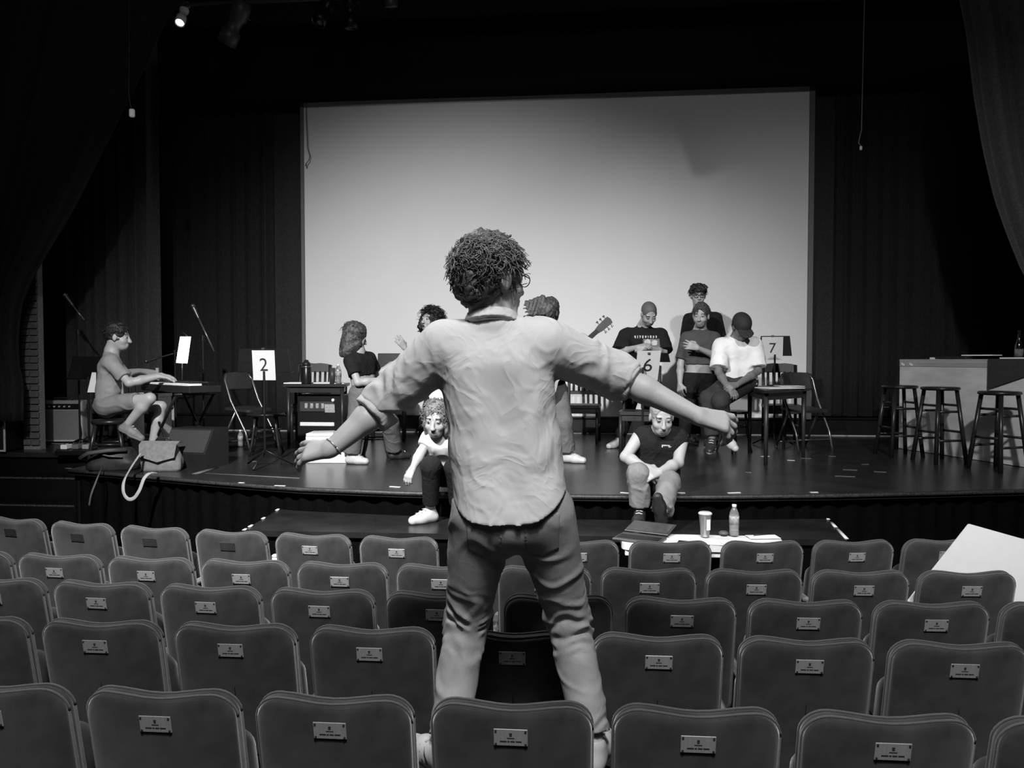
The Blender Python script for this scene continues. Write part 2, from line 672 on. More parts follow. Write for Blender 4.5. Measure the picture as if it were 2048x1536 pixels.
# ------------------------------------------------------------------ projection screen
SX0, SX1, SZ0, SZ1 = -3.875, 2.97, 1.135, 5.57
scr = thing('projection_screen', 'large pale projection screen at the back of the stage', 'screen', ((SX0 + SX1) / 2, 10.29, SZ0))
W_ = SX1 - SX0
m = MB()
m.box((0, 0, (SZ1 - SZ0) / 2), (W_, 0.02, SZ1 - SZ0))
m.build('screen_cloth', M_screen, scr)
for x, nm in ((-W_ / 2 - .025, 0), (W_ / 2 + .035, 1)):
    m = MB()
    m.box((x, -.01, (SZ1 - SZ0) / 2), (.05 if nm == 0 else .07, .05, SZ1 - SZ0 + .04), b=.006)
    m.build('frame_bar', M_frame, scr)
for z_ in (-.012, SZ1 - SZ0 + .01):
    m = MB()
    m.box((0, -.01, z_), (W_, .05, .024), b=.005)
    m.build('frame_bar', mat('screen_frame_dark', 40, .6), scr)

# ------------------------------------------------------------------ lights and cables overhead
M_metal_blk = mat('black_enamel_metal', 26, 0.4, 0.2, 30, metal=0.3)
M_metal_gry = mat('worn_grey_metal', 92, 0.35, 0.2, 30, metal=0.7)
M_white = mat('white_enamel', 225, 0.4, 0.05)


PIPE_Y = 9.0
pz = float(YP(480, 5, PIPE_Y)[2])
m = MB()
m.cyl((-9.6, PIPE_Y, pz), (9.6, PIPE_Y, pz), 0.024, n=12)
pipe = tag(m.build('lighting_pipe', mat('grey_pipe', 84, 0.4, .2, 20, metal=.6)), 'grey steel pipe along the top carrying the spotlights', 'pipe')


def spotlight(label, px, tilt, rz_, body, L=0.5, r=0.1, group='spotlights on the pipe', y=PIPE_Y, z=None, lens=None):
    p = YP(px, 4, y)
    z = pz if z is None else z
    t = thing('spotlight', label, 'stage light', (p[0], y, z), rz_, group)
    mm = MB()
    mm.box((0, 0, -0.01), (0.05, 0.07, 0.085), b=.008)
    mm.cyl((0, 0, -.05), (0, 0, -.12), .012)
    mm.build('clamp', M_metal_gry, t)
    mm = MB()
    mm.tube([(-.115, 0, -.26), (-.115, 0, -.13), (-.06, 0, -.115), (.06, 0, -.115), (.115, 0, -.13), (.115, 0, -.26)], .012, 6)
    mm.build('yoke', M_metal_blk, t)
    R = rotx(tilt)
    c = np.array([0, 0, -.27])
    mm = MB()
    mm.lathe([(.02, L * .5), (r * .75, L * .48), (r * .95, L * .34), (r * .95, L * .1), (r * .7, L * .04), (r * .7, -L * .16), (r, -L * .2),
              (r, -L * .5), (r * .86, -L * .5), (r * .8, -L * .44)], c, 18, R)
    mm.build('barrel', body, t)
    mm = MB()
    mm.lathe([(r * .82, -L * .455), (r * .6, -L * .435), (0.001, -L * .425)], c, 18, R)
    mm.build('lens', lens or mat('lens_glass', 120, .1, .05, spec=.8), t)
    mm = MB()
    mm.cyl(c + R @ np.array([r * .9, 0, L * .2]), c + R @ np.array([r * 1.5, 0, L * .2]), .018, n=8)
    mm.build('knob', M_metal_blk, t)
    return t


spotlight('lit white spotlight at the top left of the pipe', 366, math.radians(-35), 0.15, M_white, .42, .06, z=pz + .17, lens=mat('lit_lens', 230, .4, emit=6.0))
spotlight('dark spotlight tilted down to the right on the pipe', 470, math.radians(35), 1.2, mat('dull_grey_enamel', 64, .45), .56, .12, z=pz + .03)
spotlight('dark spotlight right of the left hanging cable', 650, math.radians(-30), -0.7, M_metal_blk, .42, .09, z=pz + .13)
spotlight('small black spotlight with a bright clamp on the pipe', 700, math.radians(10), 0.1, M_metal_blk, .42, .09, z=pz + .12)
p = YP(782, 8, PIPE_Y)
t = thing('round_floodlight', 'round grey floodlight facing down beside the spotlights', 'stage light', (p[0], PIPE_Y, float(p[2]) - .06))
m = MB()
m.lathe([(.075, -.03), (.085, .0), (.085, .06), (.05, .12), (.03, .14)], (0, 0, .05), 20, rotx(.35))
m.build('can', mat('dull_grey_enamel', 64), t)
m = MB()
m.lathe([(.001, .0), (.07, .005)], (0, -.012, .024), 20, rotx(.35))
m.build('lens', mat('frosted_lens', 150, .4), t)
m = MB()
m.tube([(0, 0, .16), (0, 0, .3)], .012, 6)
m.build('stem', M_metal_blk, t)

# unseen loudspeaker added above the frame so its shadow falls on the upper right of the screen
LS = np.array([-2.0, 1.0, 5.0]) * .5 + YP(1425, 262, 10.29) * .5
t = thing('unseen_loudspeaker', 'unseen loudspeaker added above the stage to shade the upper right of the screen', 'loudspeaker', LS, math.radians(-12))
m = MB()
m.prism([(-.16, -.26), (.16, -.22), (.2, .1), (.12, .34), (-.2, .3)], .34, (0, 0, 0), (1, 0, .25), (-.25, 0, 1))
m.build('cabinet', M_black, t)
m = MB()
m.prism([(-.14, -.2), (.14, -.2), (.14, .24), (-.14, .24)], .01, (0, -.18, 0), (1, 0, .25), (-.25, 0, 1))
m.build('grille', M_metal_blk, t)
m = MB()
m.box((.14, 0, .62), (.07, .05, .9), roty(.35), b=.01)
m.cyl((.3, 0, 1.0), (.3, 0, 2.45), .02)
m.build('bracket', M_metal_blk, t)


def cable(label, pts, d, r, tipmat, cab, tip=None):
    P = [D(px, py, d) for px, py in pts]
    b = P[-1]
    t = thing('hanging_cable', label, 'cable', b)
    mm = MB()
    mm.tube([q - b for q in P], r, 6)
    mm.build('cord', cab, t)
    if tip:
        mm = MB()
        mm.box((0, 0, -tip * .8), (tip, tip * .7, tip * 1.6), rotz(.3), b=tip * .2)
        mm.build('connector', tipmat, t)
    return t


M_cord = mat('pale_cord', 120, .6)
cable('thin dark cable hanging in front of the left edge of the screen', [(606, -150), (607, 0), (611, 150), (613, 240), (615, 295), (620, 312), (618, 320), (612, 328)],
      10.4, .0055, M_metal_blk, mat('dim_cord', 84, .6), .02)
cable('long pale cable with a white tip hanging at the right', [(1732, -150), (1729, 0), (1726, 130), (1723, 260), (1721, 268), (1717, 286), (1722, 292)],
      8.9, .006, M_white, M_cord, .03)
cable('short cable with a white tag near the left house curtain', [(259, -150), (258, 100), (257, 186), (261, 212), (264, 218)], 7.2, .004, M_white, mat('dim_cord2', 50, .6), .05)

# ================================================================== the house: seats, step platform, table
M_seat = mat('seat_mohair', 47, 0.9, 0.4, 11, 0.12, 260, sheen=0.35, spec=0.2)
M_pipe = mat('seat_piping', 72, 0.85, 0.1, 60, sheen=0.3)
M_arm = mat('armrest_beech', 110, 0.5, 0.15, 10, stretch=(8, 1, 1))
M_std = mat('seat_standard_metal', 34, 0.5, 0.2, 20, metal=0.4)
M_plate = mat('brushed_plate', 160, 0.4, 0.12, 5, metal=0.25, stretch=(40, 1, 1))
M_plate_d = mat('dark_plate', 66, 0.5, 0.2, 9, metal=0.5)  # darker plates at the left of the row closest to the stage
M_engr = mat('engraving', 45, 0.7)
BW, BH = 0.470, 0.56


def pad(outline, prof, O, lean, hw, hh, curve):
    """cushion from an outline: prof = [(inset, y)...]; leans back, bulges toward the rear in the middle"""
    vs, fs = [], []
    n = len(outline)
    for ins, y in prof:
        for u, v in outline:
            a, b = u * (1 - ins / hw), v * (1 - ins / hh)
            yy = y - curve * (1 - (a / hw) ** 2)
            vs.append((O[0] + a, O[1] + yy * math.cos(lean) - (b + hh) * math.sin(lean), O[2] + (b + hh) * math.cos(lean) + yy * math.sin(lean)))
    m_ = len(prof)
    for i in range(m_ - 1):
        for k in range(n):
            l = (k + 1) % n
            fs.append((i * n + k, i * n + l, (i + 1) * n + l, (i + 1) * n + k))
    mm = MB()
    mm.add(vs, fs, True)
    mm.add(vs[:n], [tuple(range(n))[::-1]], True)
    mm.add(vs[-n:], [tuple(range(n))], True)
    return mm


def weld(o, dist=0.0005):
    bm = bmesh.new()
    bm.from_mesh(o.data)
    bmesh.ops.remove_doubles(bm, verts=bm.verts, dist=dist)
    bmesh.ops.recalc_face_normals(bm, faces=bm.faces)
    bm.to_mesh(o.data)
    bm.free()
    return o


def make_seat():
    t = empty('theatre_seat')
    lean = math.radians(11)
    ol = rounded(BW, BH, 0.075, 7, 0.014)
    O = (0, 0.02 + BH * math.sin(lean), 0.84 - BH * math.cos(lean))
    o = pad(ol, [(.234, -.022), (.2, -.0218), (.12, -.021), (.05, -.019), (.02, -.015), (.006, -.008), (.0, 0.004)], O, lean, BW / 2, BH / 2, .012).build('back_shell', M_seat, t)
    weld(o)
    o = pad(ol, [(.004, .007), (.0, .014), (.0, .028), (.008, .038), (.03, .046), (.1, .05), (.234, .05)], O, lean, BW / 2, BH / 2, .012).build('back_cushion', M_seat, t)
    weld(o)
    for y in (0.005, 0.032):
        mm = MB()
        pts = []
        n0 = len(ol)
        for u, v in ol + ol[:1]:
            yy = y - .012 * (1 - (u / (BW / 2)) ** 2)
            pts.append((O[0] + u * 1.004, O[1] + yy * math.cos(lean) - (v + BH / 2) * math.sin(lean), O[2] + (v * 1.004 + BH / 2) * math.cos(lean) + yy * math.sin(lean)))
        mm.tube(pts, 0.004, 6)
        mm.build('piping', M_pipe, t)
    # tip-up seat pad folded against the back
    so = rounded(0.44, 0.36, 0.06, 5)
    mm = pad(so, [(.15, 0), (.03, 0), (0, .02), (0, .06), (.03, .085), (.17, .09)], (0, 0.215, 0.30), math.radians(14), .22, .18, 0.0)
    weld(mm.build('seat_pad', M_seat, t))
    # armrest and standard on the right-hand side, shared with the next seat
    mm = MB()
    mm.box((0.265, 0.19, 0.495), (0.042, 0.30, 0.034), b=0.012)
    mm.build('armrest', M_arm, t)
    mm = MB()
    mm.box((0.265, 0.16, 0.25), (0.026, 0.13, 0.46), b=0.005)
    mm.box((0.265, 0.18, 0.012), (0.042, 0.28, 0.024), b=0.005)
    mm.build('standard', M_std, t)
    # name plate: rear surface of the shell, 0.085 below the top
    pc = O[2] + (BH - 0.085) * math.cos(lean)
    py_ = O[1] - (BH - 0.085) * math.sin(lean) - 0.0365
    Rl = rotx(-lean) if False else rotx(lean)
    mm = MB()
    mm.box((0, py_, pc), (0.098, 0.003, 0.054), Rl, b=0.001)
    pl = mm.build('name_plate', M_plate, t)
    Yd = np.array([0, -math.sin(lean), math.cos(lean)])
    Nn = np.array([0, -math.cos(lean), -math.sin(lean)])
    P0 = np.array([0, py_, pc]) + Nn * 0.0018
    mm = MB()
    for sx in (-1, 1):
        for sy in (-1, 1):
            c = P0 + np.array([sx * .043, 0, 0]) + Yd * sy * .021
            mm.cyl(c - Nn * .001, c + Nn * .0015, .0032, n=8)
    mm.build('screws', M_engr, pl)['kind'] = 'stuff'
    mm = MB()

    def bar(u, v, w_, h_):
        c = P0 + np.array([u, 0, 0]) + Yd * v
        mm.box(c, (w_, 0.0012, h_), Rl)
    bar(0, .013, .008, .004)
    bar(0, .007, .007, .003)
    bar(0, -.001, .022, .0018)
    rg = random.Random(2)
    x = -.031
    for wd in (.019, .006, .013, .017):
        bar(x + wd / 2, -.012, wd, .0032)
        x += wd + .0025
    mm.build('engraving', M_engr, pl)['kind'] = 'stuff'
    return t


seat0 = make_seat()
ROWS = [  # name, y(x)=a+bx+cx2, x of one seat, pitch, back top height
    ('nearest the camera', (2.118, .018, 0.0), -0.2, .531, .90),
    ('second from the camera', (2.728, .022, 0.0), .283, .535, .885),
    ('third from the camera', (3.2266, .0219, .0107), -.099, .531, .865),
    ('fourth from the camera', (3.751, .034, .0116), -.184, .526, .845),
    ('closest to the stage', (4.344, .0436, .031), .523, .5375, .84)]
ORD = ['leftmost', 'second from left', 'third from left', 'fourth from left', 'fifth from left', 'sixth from left', 'seventh from left',
       'eighth from left', 'ninth from left', 'tenth from left', 'eleventh from left', 'twelfth from left', 'thirteenth from left', 'fourteenth from left']
used0 = False
for ri, (rname, (a0, b0, c0), x00, pitch, zt) in enumerate(ROWS):
    k0 = 0
    spots = []
    for k in range(-12, 13):
        x = x00 + pitch * k
        y = a0 + b0 * x + c0 * x * x
        v = np.array([x, y, zt]) - CAM
        px = 1024 + F_PX * (v @ RT) / (v @ FW)
        hw_ = F_PX * .25 / (v @ FW)
        if -hw_ * .8 < px < 2048 + hw_ * .8:
            spots.append((x, y, px))
    for i, (x, y, px) in enumerate(spots):
        if not used0:
            o = seat0
            used0 = True
        else:
            o = copy_tree(seat0)
        sl = b0 + 2 * c0 * x
        o.location = (x, y, zt - 0.84)
        o.rotation_euler = (0, 0, math.atan(sl))
        dark = ri == 4 and px < 480
        extra = ' with a dark plate' if dark else ''
        tag(o, f'theatre seat{extra}, {ORD[i]} in the row {rname}', 'theatre seat', f'seats in the row {rname}')
        for ch in o.children:
            if ch.name.startswith('name_plate') and dark:
                ch.data = ch.data.copy()
                ch.data.materials[0] = M_plate_d

# ------------------------------------------------------------------ low step platform in front of the stage
PZ = 1.9 - 1.245 * S
rear = [(x, y - .02) for x, y in FRONT if -2.5 * S < x < 1.95 * S]
rear = [(-2.52 * S, 6.04 * S)] + rear + [(1.93 * S, 6.07 * S)]
poly = [(-2.46 * S, 5.25 * S), (1.84 * S, 5.36 * S)] + rear[::-1]
t = thing('step_platform', 'low black platform step standing against the stage front', 'platform', (0, 5.4 * S, 0))
pl = [(x, y - 5.4 * S) for x, y in poly]
m = MB()
m.prism(pl, 0.04, (0, 0, PZ - .02), (1, 0, 0), (0, 1, 0))
m.build('deck', mat('platform_paint', 30, 0.3, 0.35, 5, .05, 40), t)
m = MB()
m.prism([(x * .985, y * .9 + .02) for x, y in pl], PZ - .05, (0, 0, (PZ - .05) / 2 + .005), (1, 0, 0), (0, 1, 0))
m.build('skirt', M_fascia, t)
for side in (0, 1):
    a_ = np.array([*pl[0], PZ]) if side == 0 else np.array([*pl[1], PZ])
    b_ = np.array([*pl[-1], PZ]) if side == 0 else np.array([*pl[2], PZ])
    for q0, q1 in (((0, .06), (.14, .22), (.5, .56), (.92, .99)) if side == 0 else ((.03, .5), (.55, .8), (.94, .99))):
        mm = MB()
        mm.tube([a_ + (b_ - a_) * q0 + [0, 0, .003], a_ + (b_ - a_) * q1 + [0, 0, .003]], 0.014, 6, 0.3, nrm=(0, 0, 1))
        mm.build('edge_tape', M_tape, t)

# ------------------------------------------------------------------ white folding table with the director's things
TZ = 0.745
ta, tb = G(1250, 1070, TZ), G(1566, 1067, TZ)
tc_, td = G(1592, 1097, TZ), G(1243, 1097, TZ)
TX0, TX1, TY0, TY1 = float(td[0]) + .01, float(tc_[0]) - .03, 4.74, 5.03
tcx, tcy = (TX0 + TX1) / 2, (TY0 + TY1) / 2
t = thing('folding_table', 'white folding table between the front seats and the platform', 'table', (tcx, tcy, 0))
m = MB()
m.prism(rounded(TX1 - TX0, TY1 - TY0, .05), .04, (0, 0, TZ - .02), (1, 0, 0), (0, 1, 0))
m.build('tabletop', mat('white_plastic', 222, .5, .03), t)
m = MB()
m.box((0, 0, TZ - .06), (TX1 - TX0 - .04, TY1 - TY0 - .03, .045), b=.006)
m.build('apron', mat('white_plastic', 222), t)
for sx in (-1, 1):
    for sy in (-1, 1):
        m = MB()
        m.cyl((sx * (TX1 - TX0 - .2) / 2, sy * .11, TZ - .06), (sx * (TX1 - TX0 - .16) / 2, sy * .13, 0.0), .013)
        m.build('leg', M_metal_gry, t)

M_paper = mat('paper', 226, .8, .02, 6)
M_paper2 = mat('paper_shade', 190, .8, .04, 6)
M_dark_pl = mat('dark_plastic', 34, .4)


def sheet(name, label, c, w_, h_, rz_, material=None, z=None, th=.002, cat='paper', group=None, tilt=None):
    o = MB().box((0, 0, th / 2), (w_, h_, th)).build(name, material or M_paper, None, c)
    o.rotation_euler = (0 if tilt is None else tilt, 0, rz_)
    return tag(o, label, cat, group)


def on_table(px, py, z=TZ):
    return G(px, py, z)


for i, (px, py, w_, h_, rz_, lab) in enumerate([
        (1372, 1078, .20, .16, .2, 'white sheet beside the laptop on the folding table'),
        (1432, 1087, .30, .14, -.15, 'wide white script pages in front of the clear bottle'),
        (1520, 1070, .20, .10, .15, 'white sheet under the pen on the folding table'),
        (1478, 1090, .22, .12, .1, 'white script page nearest the seats on the folding table')]):
    p = on_table(px, py)
    p[1] = min(max(p[1], TY0 + h_ / 2), TY1 - h_ / 2)
    sheet('script_page', lab, p + [0, 0, .001 + .0025 * i], w_, h_, rz_, group='script pages on the folding table')
p = on_table(1388, 1091)
sheet('folder', 'dark folder lying under the script pages on the folding table', p + [0, .03, .0005], .2, .12, -.3, M_dark_pl, cat='folder', th=.004)
p = on_table(1340, 1091)
sheet('phone', 'black phone lying by the laptop corner', p + [0.01, .02, .001], .075, .04, .2, M_dark_pl, cat='phone', th=.008)
p = on_table(1522, 1073)
pen = MB().tube([(-.05, -.02, .012), (.06, .025, .012)], .004, 8).build('pen', M_dark_pl, None, p)
tag(pen, 'black pen lying on a sheet at the right of the table', 'pen')
p = on_table(1447, 1072)
o = MB().lathe([(.001, 0), (.03, .002), (.034, .012), (.02, .022), (.001, .024)], (0, 0, 0), 14).build('rounded_gadget', mat('brown_plastic', 80, .4), None, p + [0, 0, .011])
tag(o, 'small dark rounded object between the cup and the bottle', 'gadget')

# laptop
p = on_table(1290, 1084)
t = thing('laptop', 'open grey laptop at the left end of the folding table', 'laptop', (p[0] - .03, TY0 + .11, TZ + .001), math.radians(-24))
m = MB()
m.box((0, 0, .008), (.30, .2, .016), b=.004)
m.build('base', mat('laptop_grey', 92, .4, .04, metal=.5), t)
m = MB()
m.box((0, -.01, .0175), (.27, .1, .002))
m.build('keyboard', M_dark_pl, t)
m = MB()
la = math.radians(-28)
m.box((0.0, .11 + .105 * math.cos(math.radians(9)), .02 + .105 * math.sin(math.radians(9))), (.30, .19, .008), rotx(math.radians(9)), b=.003)
lid = m.build('lid', mat('laptop_grey', 92), t)
m = MB()
m.box((0.0, .107 + .105 * math.cos(math.radians(9)), .026 + .105 * math.sin(math.radians(9))), (.28, .17, .002), rotx(math.radians(9)))
m.build('display', mat('laptop_display', 70, .2), lid)

# iced drink cup
M_clear = mat('clear_plastic', 235, .08, .01, trans=.85, spec=.5)
M_drink = mat('pale_drink', 120, .4, .15, 20)
p = on_table(1410, 1075)
t = thing('drink_cup', 'tall clear plastic cup of pale drink with a lid', 'cup', p + [0, 0, .005])
m = MB()
m.lathe([(.026, 0), (.0275, .003), (.040, .145), (.0415, .15), (.0385, .15), (.0255, .005), (.001, .004)], n=24)
m.build('cup_body', M_clear, t)
m = MB()
m.lathe([(.001, .006), (.0245, .007), (.034, .105), (.033, .108), (.001, .108)], n=24)
m.build('drink', M_drink, t)
m = MB()
m.lathe([(.0435, .148), (.045, .152), (.0435, .158), (.036, .163), (.001, .163)], n=24)
m.build('lid', mat('frosted_lid', 200, .3, .04), t)
m = MB()
m.add([(.0385 * math.sin(a) * (1 + .0) , -.0385 * math.cos(a), z_) for z_ in (.05, .12) for a in np.linspace(.1, .9, 6)], [(i, i + 1, i + 7, i + 6) for i in range(5)], True)
m.build('sticker', M_paper, t)


def water_bottle(label, p, s=1.0, group=None, rz_=0.0):
    t_ = thing('water_bottle', label, 'bottle', p, rz_, group)
    mm = MB()
    mm.lathe([(.001, 0), (.026, .001), (.031, .008), (.031, .03), (.0285, .04), (.031, .05), (.031, .135), (.028, .15), (.016, .178), (.0125, .184), (.0125, .2)], n=20)
    bo = mm.build('bottle_body', M_clear, t_)
    mm = MB()
    mm.lathe([(.001, .003), (.028, .004), (.0295, .04), (.029, .12), (.001, .12)], n=20)
    mm.build('water', mat('water', 205, .05, .02, trans=.6), t_)
    mm = MB()
    mm.lathe([(.0318, .075), (.0318, .13), (.0316, .13), (.0316, .075)], n=20)
    lb = mm.build('paper_label', mat('label_print', 150, .5, .5, 45), t_)
    mm = MB()
    mm.lathe([(.0145, .186), (.0148, .204), (.001, .205)], n=14)
    mm.build('cap', M_white, t_)
    t_.scale = (s, s, s)
    return t_


water_bottle('clear water bottle with a white cap on the folding table', on_table(1468, 1073) + [0, 0, .008])

# white foam board leaning behind the seats on the right
A_, B_ = D(1937, 1048, 4.02), D(1834, 1178, 3.86)
C_ = D(2200, 1122, 4.10)
e1, e2 = A_ - B_, C_ - A_
Dd = C_ - e1 * 1.3
Bb = A_ - e1 * 1.3
nrm = unit(np.cross(e1, e2))
base = (Bb + Dd) / 2
m = MB()
qs = [A_, C_, Dd, Bb]
h_ = nrm * .006
m.add([q - base + h_ for q in qs] + [q - base - h_ for q in qs], [(0, 1, 2, 3), (7, 6, 5, 4), (0, 4, 5, 1), (1, 5, 6, 2), (2, 6, 7, 3), (3, 7, 4, 0)])
o = m.build('foam_board', mat('foam_board_white', 205, .7, .02), None, base)
tag(o, 'large white foam board leaning behind a seat at the right edge', 'board')
best = None
a0, b0, c0 = ROWS[4][1]
for k in range(-12, 13):
    x = ROWS[4][2] + ROWS[4][3] * k
    y = a0 + b0 * x + c0 * x * x
    an = math.atan(b0 + 2 * c0 * x)
    q = np.array([x, y, 0]) + rotz(an) @ np.array([.265, .10, .513])
    v = q - CAM
    px = 1024 + F_PX * (v @ RT) / (v @ FW)
    if best is None or abs(px - 541) < best[0]:
        best = (abs(px - 541), q)
t = thing('white_cup_shape', 'small white cup-like shape on an armrest of the front row at left', 'cup', best[1])  # cup shape made up for a small white thing of unclear kind
MB().lathe([(.001, 0), (.017, .0), (.021, .17), (.018, .17), (.001, .165)], n=16).build('cup_body', M_white, t)
MB().lathe([(.022, .168), (.022, .176), (.015, .182), (.001, .182)], n=16).build('lid', M_white, t)

# ================================================================== furniture and gear on the stage
SZ = STAGE_Z
M_chair = mat('walnut_chair', 36, 0.45, 0.25, 12, stretch=(1, 1, 5))
M_table = mat('dark_table', 40, 0.4, 0.25, 10, stretch=(5, 1, 1))
M_steel = mat('chair_steel', 120, 0.3, 0.1, 20, metal=0.8)
M_vinyl = mat('dark_vinyl', 42, 0.5, 0.15, 25)
M_pale = mat('pale_wood', 150, 0.5, 0.12, 10, stretch=(1, 1, 6))
M_cane = mat('cane_seat', 110, 0.6, 0.4, 90)
M_stool = mat('dark_stool_wood', 30, 0.32, 0.25, 12, stretch=(1, 1, 5))


def stage_pt(px, py):
    return G(px, py, SZ)


def slat_chair(label, p, rz_, group='dark slat-back wooden chairs', m_=None):
    m_ = m_ or M_chair
    t = thing('wooden_chair', label, 'chair', p, rz_, group)
    mm = MB()
    mm.prism(rounded(.43, .42, .03), .035, (0, 0, .445), (1, 0, 0), (0, 1, 0))
    mm.build('seat', m_, t)
    for sx in (-1, 1):
        MB().tube([(sx * .19, -.18, 0), (sx * .19, -.18, .43)], .02, 6).build('leg', m_, t)
        MB().tube([(sx * .19, .2, 0), (sx * .19, .18, .43), (sx * .19, .2, .7), (sx * .19, .25, .94)], .02, 6).build('leg', m_, t)
    for y_, z_ in ((-.18, .39), (.18, .39)):
        MB().box((0, y_, z_), (.38, .022, .06), b=.004).build('apron', m_, t)
    for sx in (-1, 1):
        MB().box((sx * .19, 0, .2), (.02, .36, .03), b=.004).build('stretcher', m_, t)
    crest = [(-.215, -.06), (.215, -.06), (.215, .03), (.15, .045), (.07, .055), (0, .05), (-.07, .055), (-.15, .045), (-.215, .03)]
    MB().prism(crest, .024, (0, .247, .91), (1, 0, 0), (0, .22, 1)).build('crest_rail', m_, t)
    MB().box((0, .197, .60), (.38, .02, .045), b=.004).build('lower_rail', m_, t)
    for k in range(5):
        x = -.132 + .066 * k
        MB().tube([(x, .197, .61), (x, .232, .86)], .016, 4).build('slat', m_, t)
    return t


def folding_chair(label, p, rz_, group='metal folding chairs'):
    t = thing('folding_chair', label, 'chair', p, rz_, group)
    for sx in (-1, 1):
        MB().tube([(sx * .21, -.22, 0.0), (sx * .21, -.16, .2), (sx * .21, .06, .55), (sx * .205, .15, .78), (sx * .17, .17, .84)], .013, 8).build('front_leg', M_steel, t)
        MB().tube([(sx * .19, .26, 0.0), (sx * .19, .0, .44)], .012, 8).build('rear_leg', M_steel, t)
        MB().cyl((sx * .21, -.22, 0), (sx * .21, -.22, .02), .017, n=8).build('foot', mat('rubber', 24, .8), t)
    MB().tube([(-.19, .24, .06), (.19, .24, .06)], .01, 8).build('cross_bar', M_steel, t)
    MB().tube([(-.21, -.18, .12), (.21, -.18, .12)], .01, 8).build('cross_bar', M_steel, t)
    mm = MB()
    mm.prism(rounded(.40, .40, .06), .025, (0, 0, .445), (1, 0, 0), (0, 1, .06))
    mm.build('seat', M_vinyl, t)
    mm = MB()
    vs, fs = [], []
    n = 10
    for j, (z_, w_) in enumerate(((.66, .19), (.68, .205), (.80, .205), (.845, .19), (.86, .16))):
        for i in range(n + 1):
            u = -1 + 2 * i / n
            vs.append((u * w_, .13 + .05 * (z_ - .66) / .2 + .03 * (1 - u * u), z_))
    for j in range(4):
        for i in range(n):
            a = j * (n + 1) + i
            fs.append((a, a + 1, a + n + 2, a + n + 1))
    mm.add(vs, fs, True)
    o = mm.build('backrest', M_vinyl, t)
    o.modifiers.new('t', 'SOLIDIFY').thickness = .02
    return t


def bent_stool(label, p, rz_=0.3, h=.45, r=.19, group='low round stools'):
    t = thing('bentwood_stool', label, 'stool', p, rz_, group)
    MB().lathe([(.02, h - .03), (r - .01, h - .03), (r, h - .018), (r, h - .006), (r - .012, h), (r - .03, h)], n=28).build('seat_ring', M_stool, t)
    MB().lathe([(.001, h - .004), (r - .028, h - .002), (r - .028, h - .014), (.001, h - .014)], n=28).build('cane_seat', M_cane, t)
    for k in range(4):
        a = math.pi / 4 + k * math.pi / 2
        c, s = math.cos(a), math.sin(a)
        MB().tube([(c * r * .72, s * r * .72, h - .03), (c * r * .8, s * r * .8, h * .6), (c * r * .95, s * r * .95, h * .25), (c * r * 1.12, s * r * 1.12, 0)], [.015, .015, .014, .012], 8).build('leg', M_stool, t)
    MB().tube([(math.cos(a) * r * .78, math.sin(a) * r * .78, h * .62) for a in np.linspace(0, 6.283, 25)], .009, 6).build('ring', M_stool, t)
    return t


def bar_stool(label, p, rz_, h=.74):
    t = thing('bar_stool', label, 'stool', p, rz_, 'tall dark bar stools by the counter')
    MB().lathe([(.001, h - .034), (.155, h - .034), (.172, h - .026), (.176, h - .014), (.170, h - .003), (.155, h), (.001, h - .003)], n=32).build('seat', M_stool, t)
    L = []
    for sx in (-1, 1):
        for sy in (-1, 1):
            a, b = np.array([sx * .10, sy * .10, h - .03]), np.array([sx * .165, sy * .165, 0])
            L.append((a, b))
            MB().tube([a, b], [.019, .021], 8).build('leg', M_stool, t)
    def at(i, z_):
        a, b = L[i]
        return b + (a - b) * z_ / a[2]
    for z_, pr in ((.22, ((0, 2), (1, 3))), (.30, ((0, 1), (2, 3))), (.50, ((0, 2), (1, 3))), (.56, ((0, 1), (2, 3)))):
        for i, j in pr:
            MB().tube([at(i, z_), at(j, z_)], .012, 8).build('rung', M_stool, t)
    return t


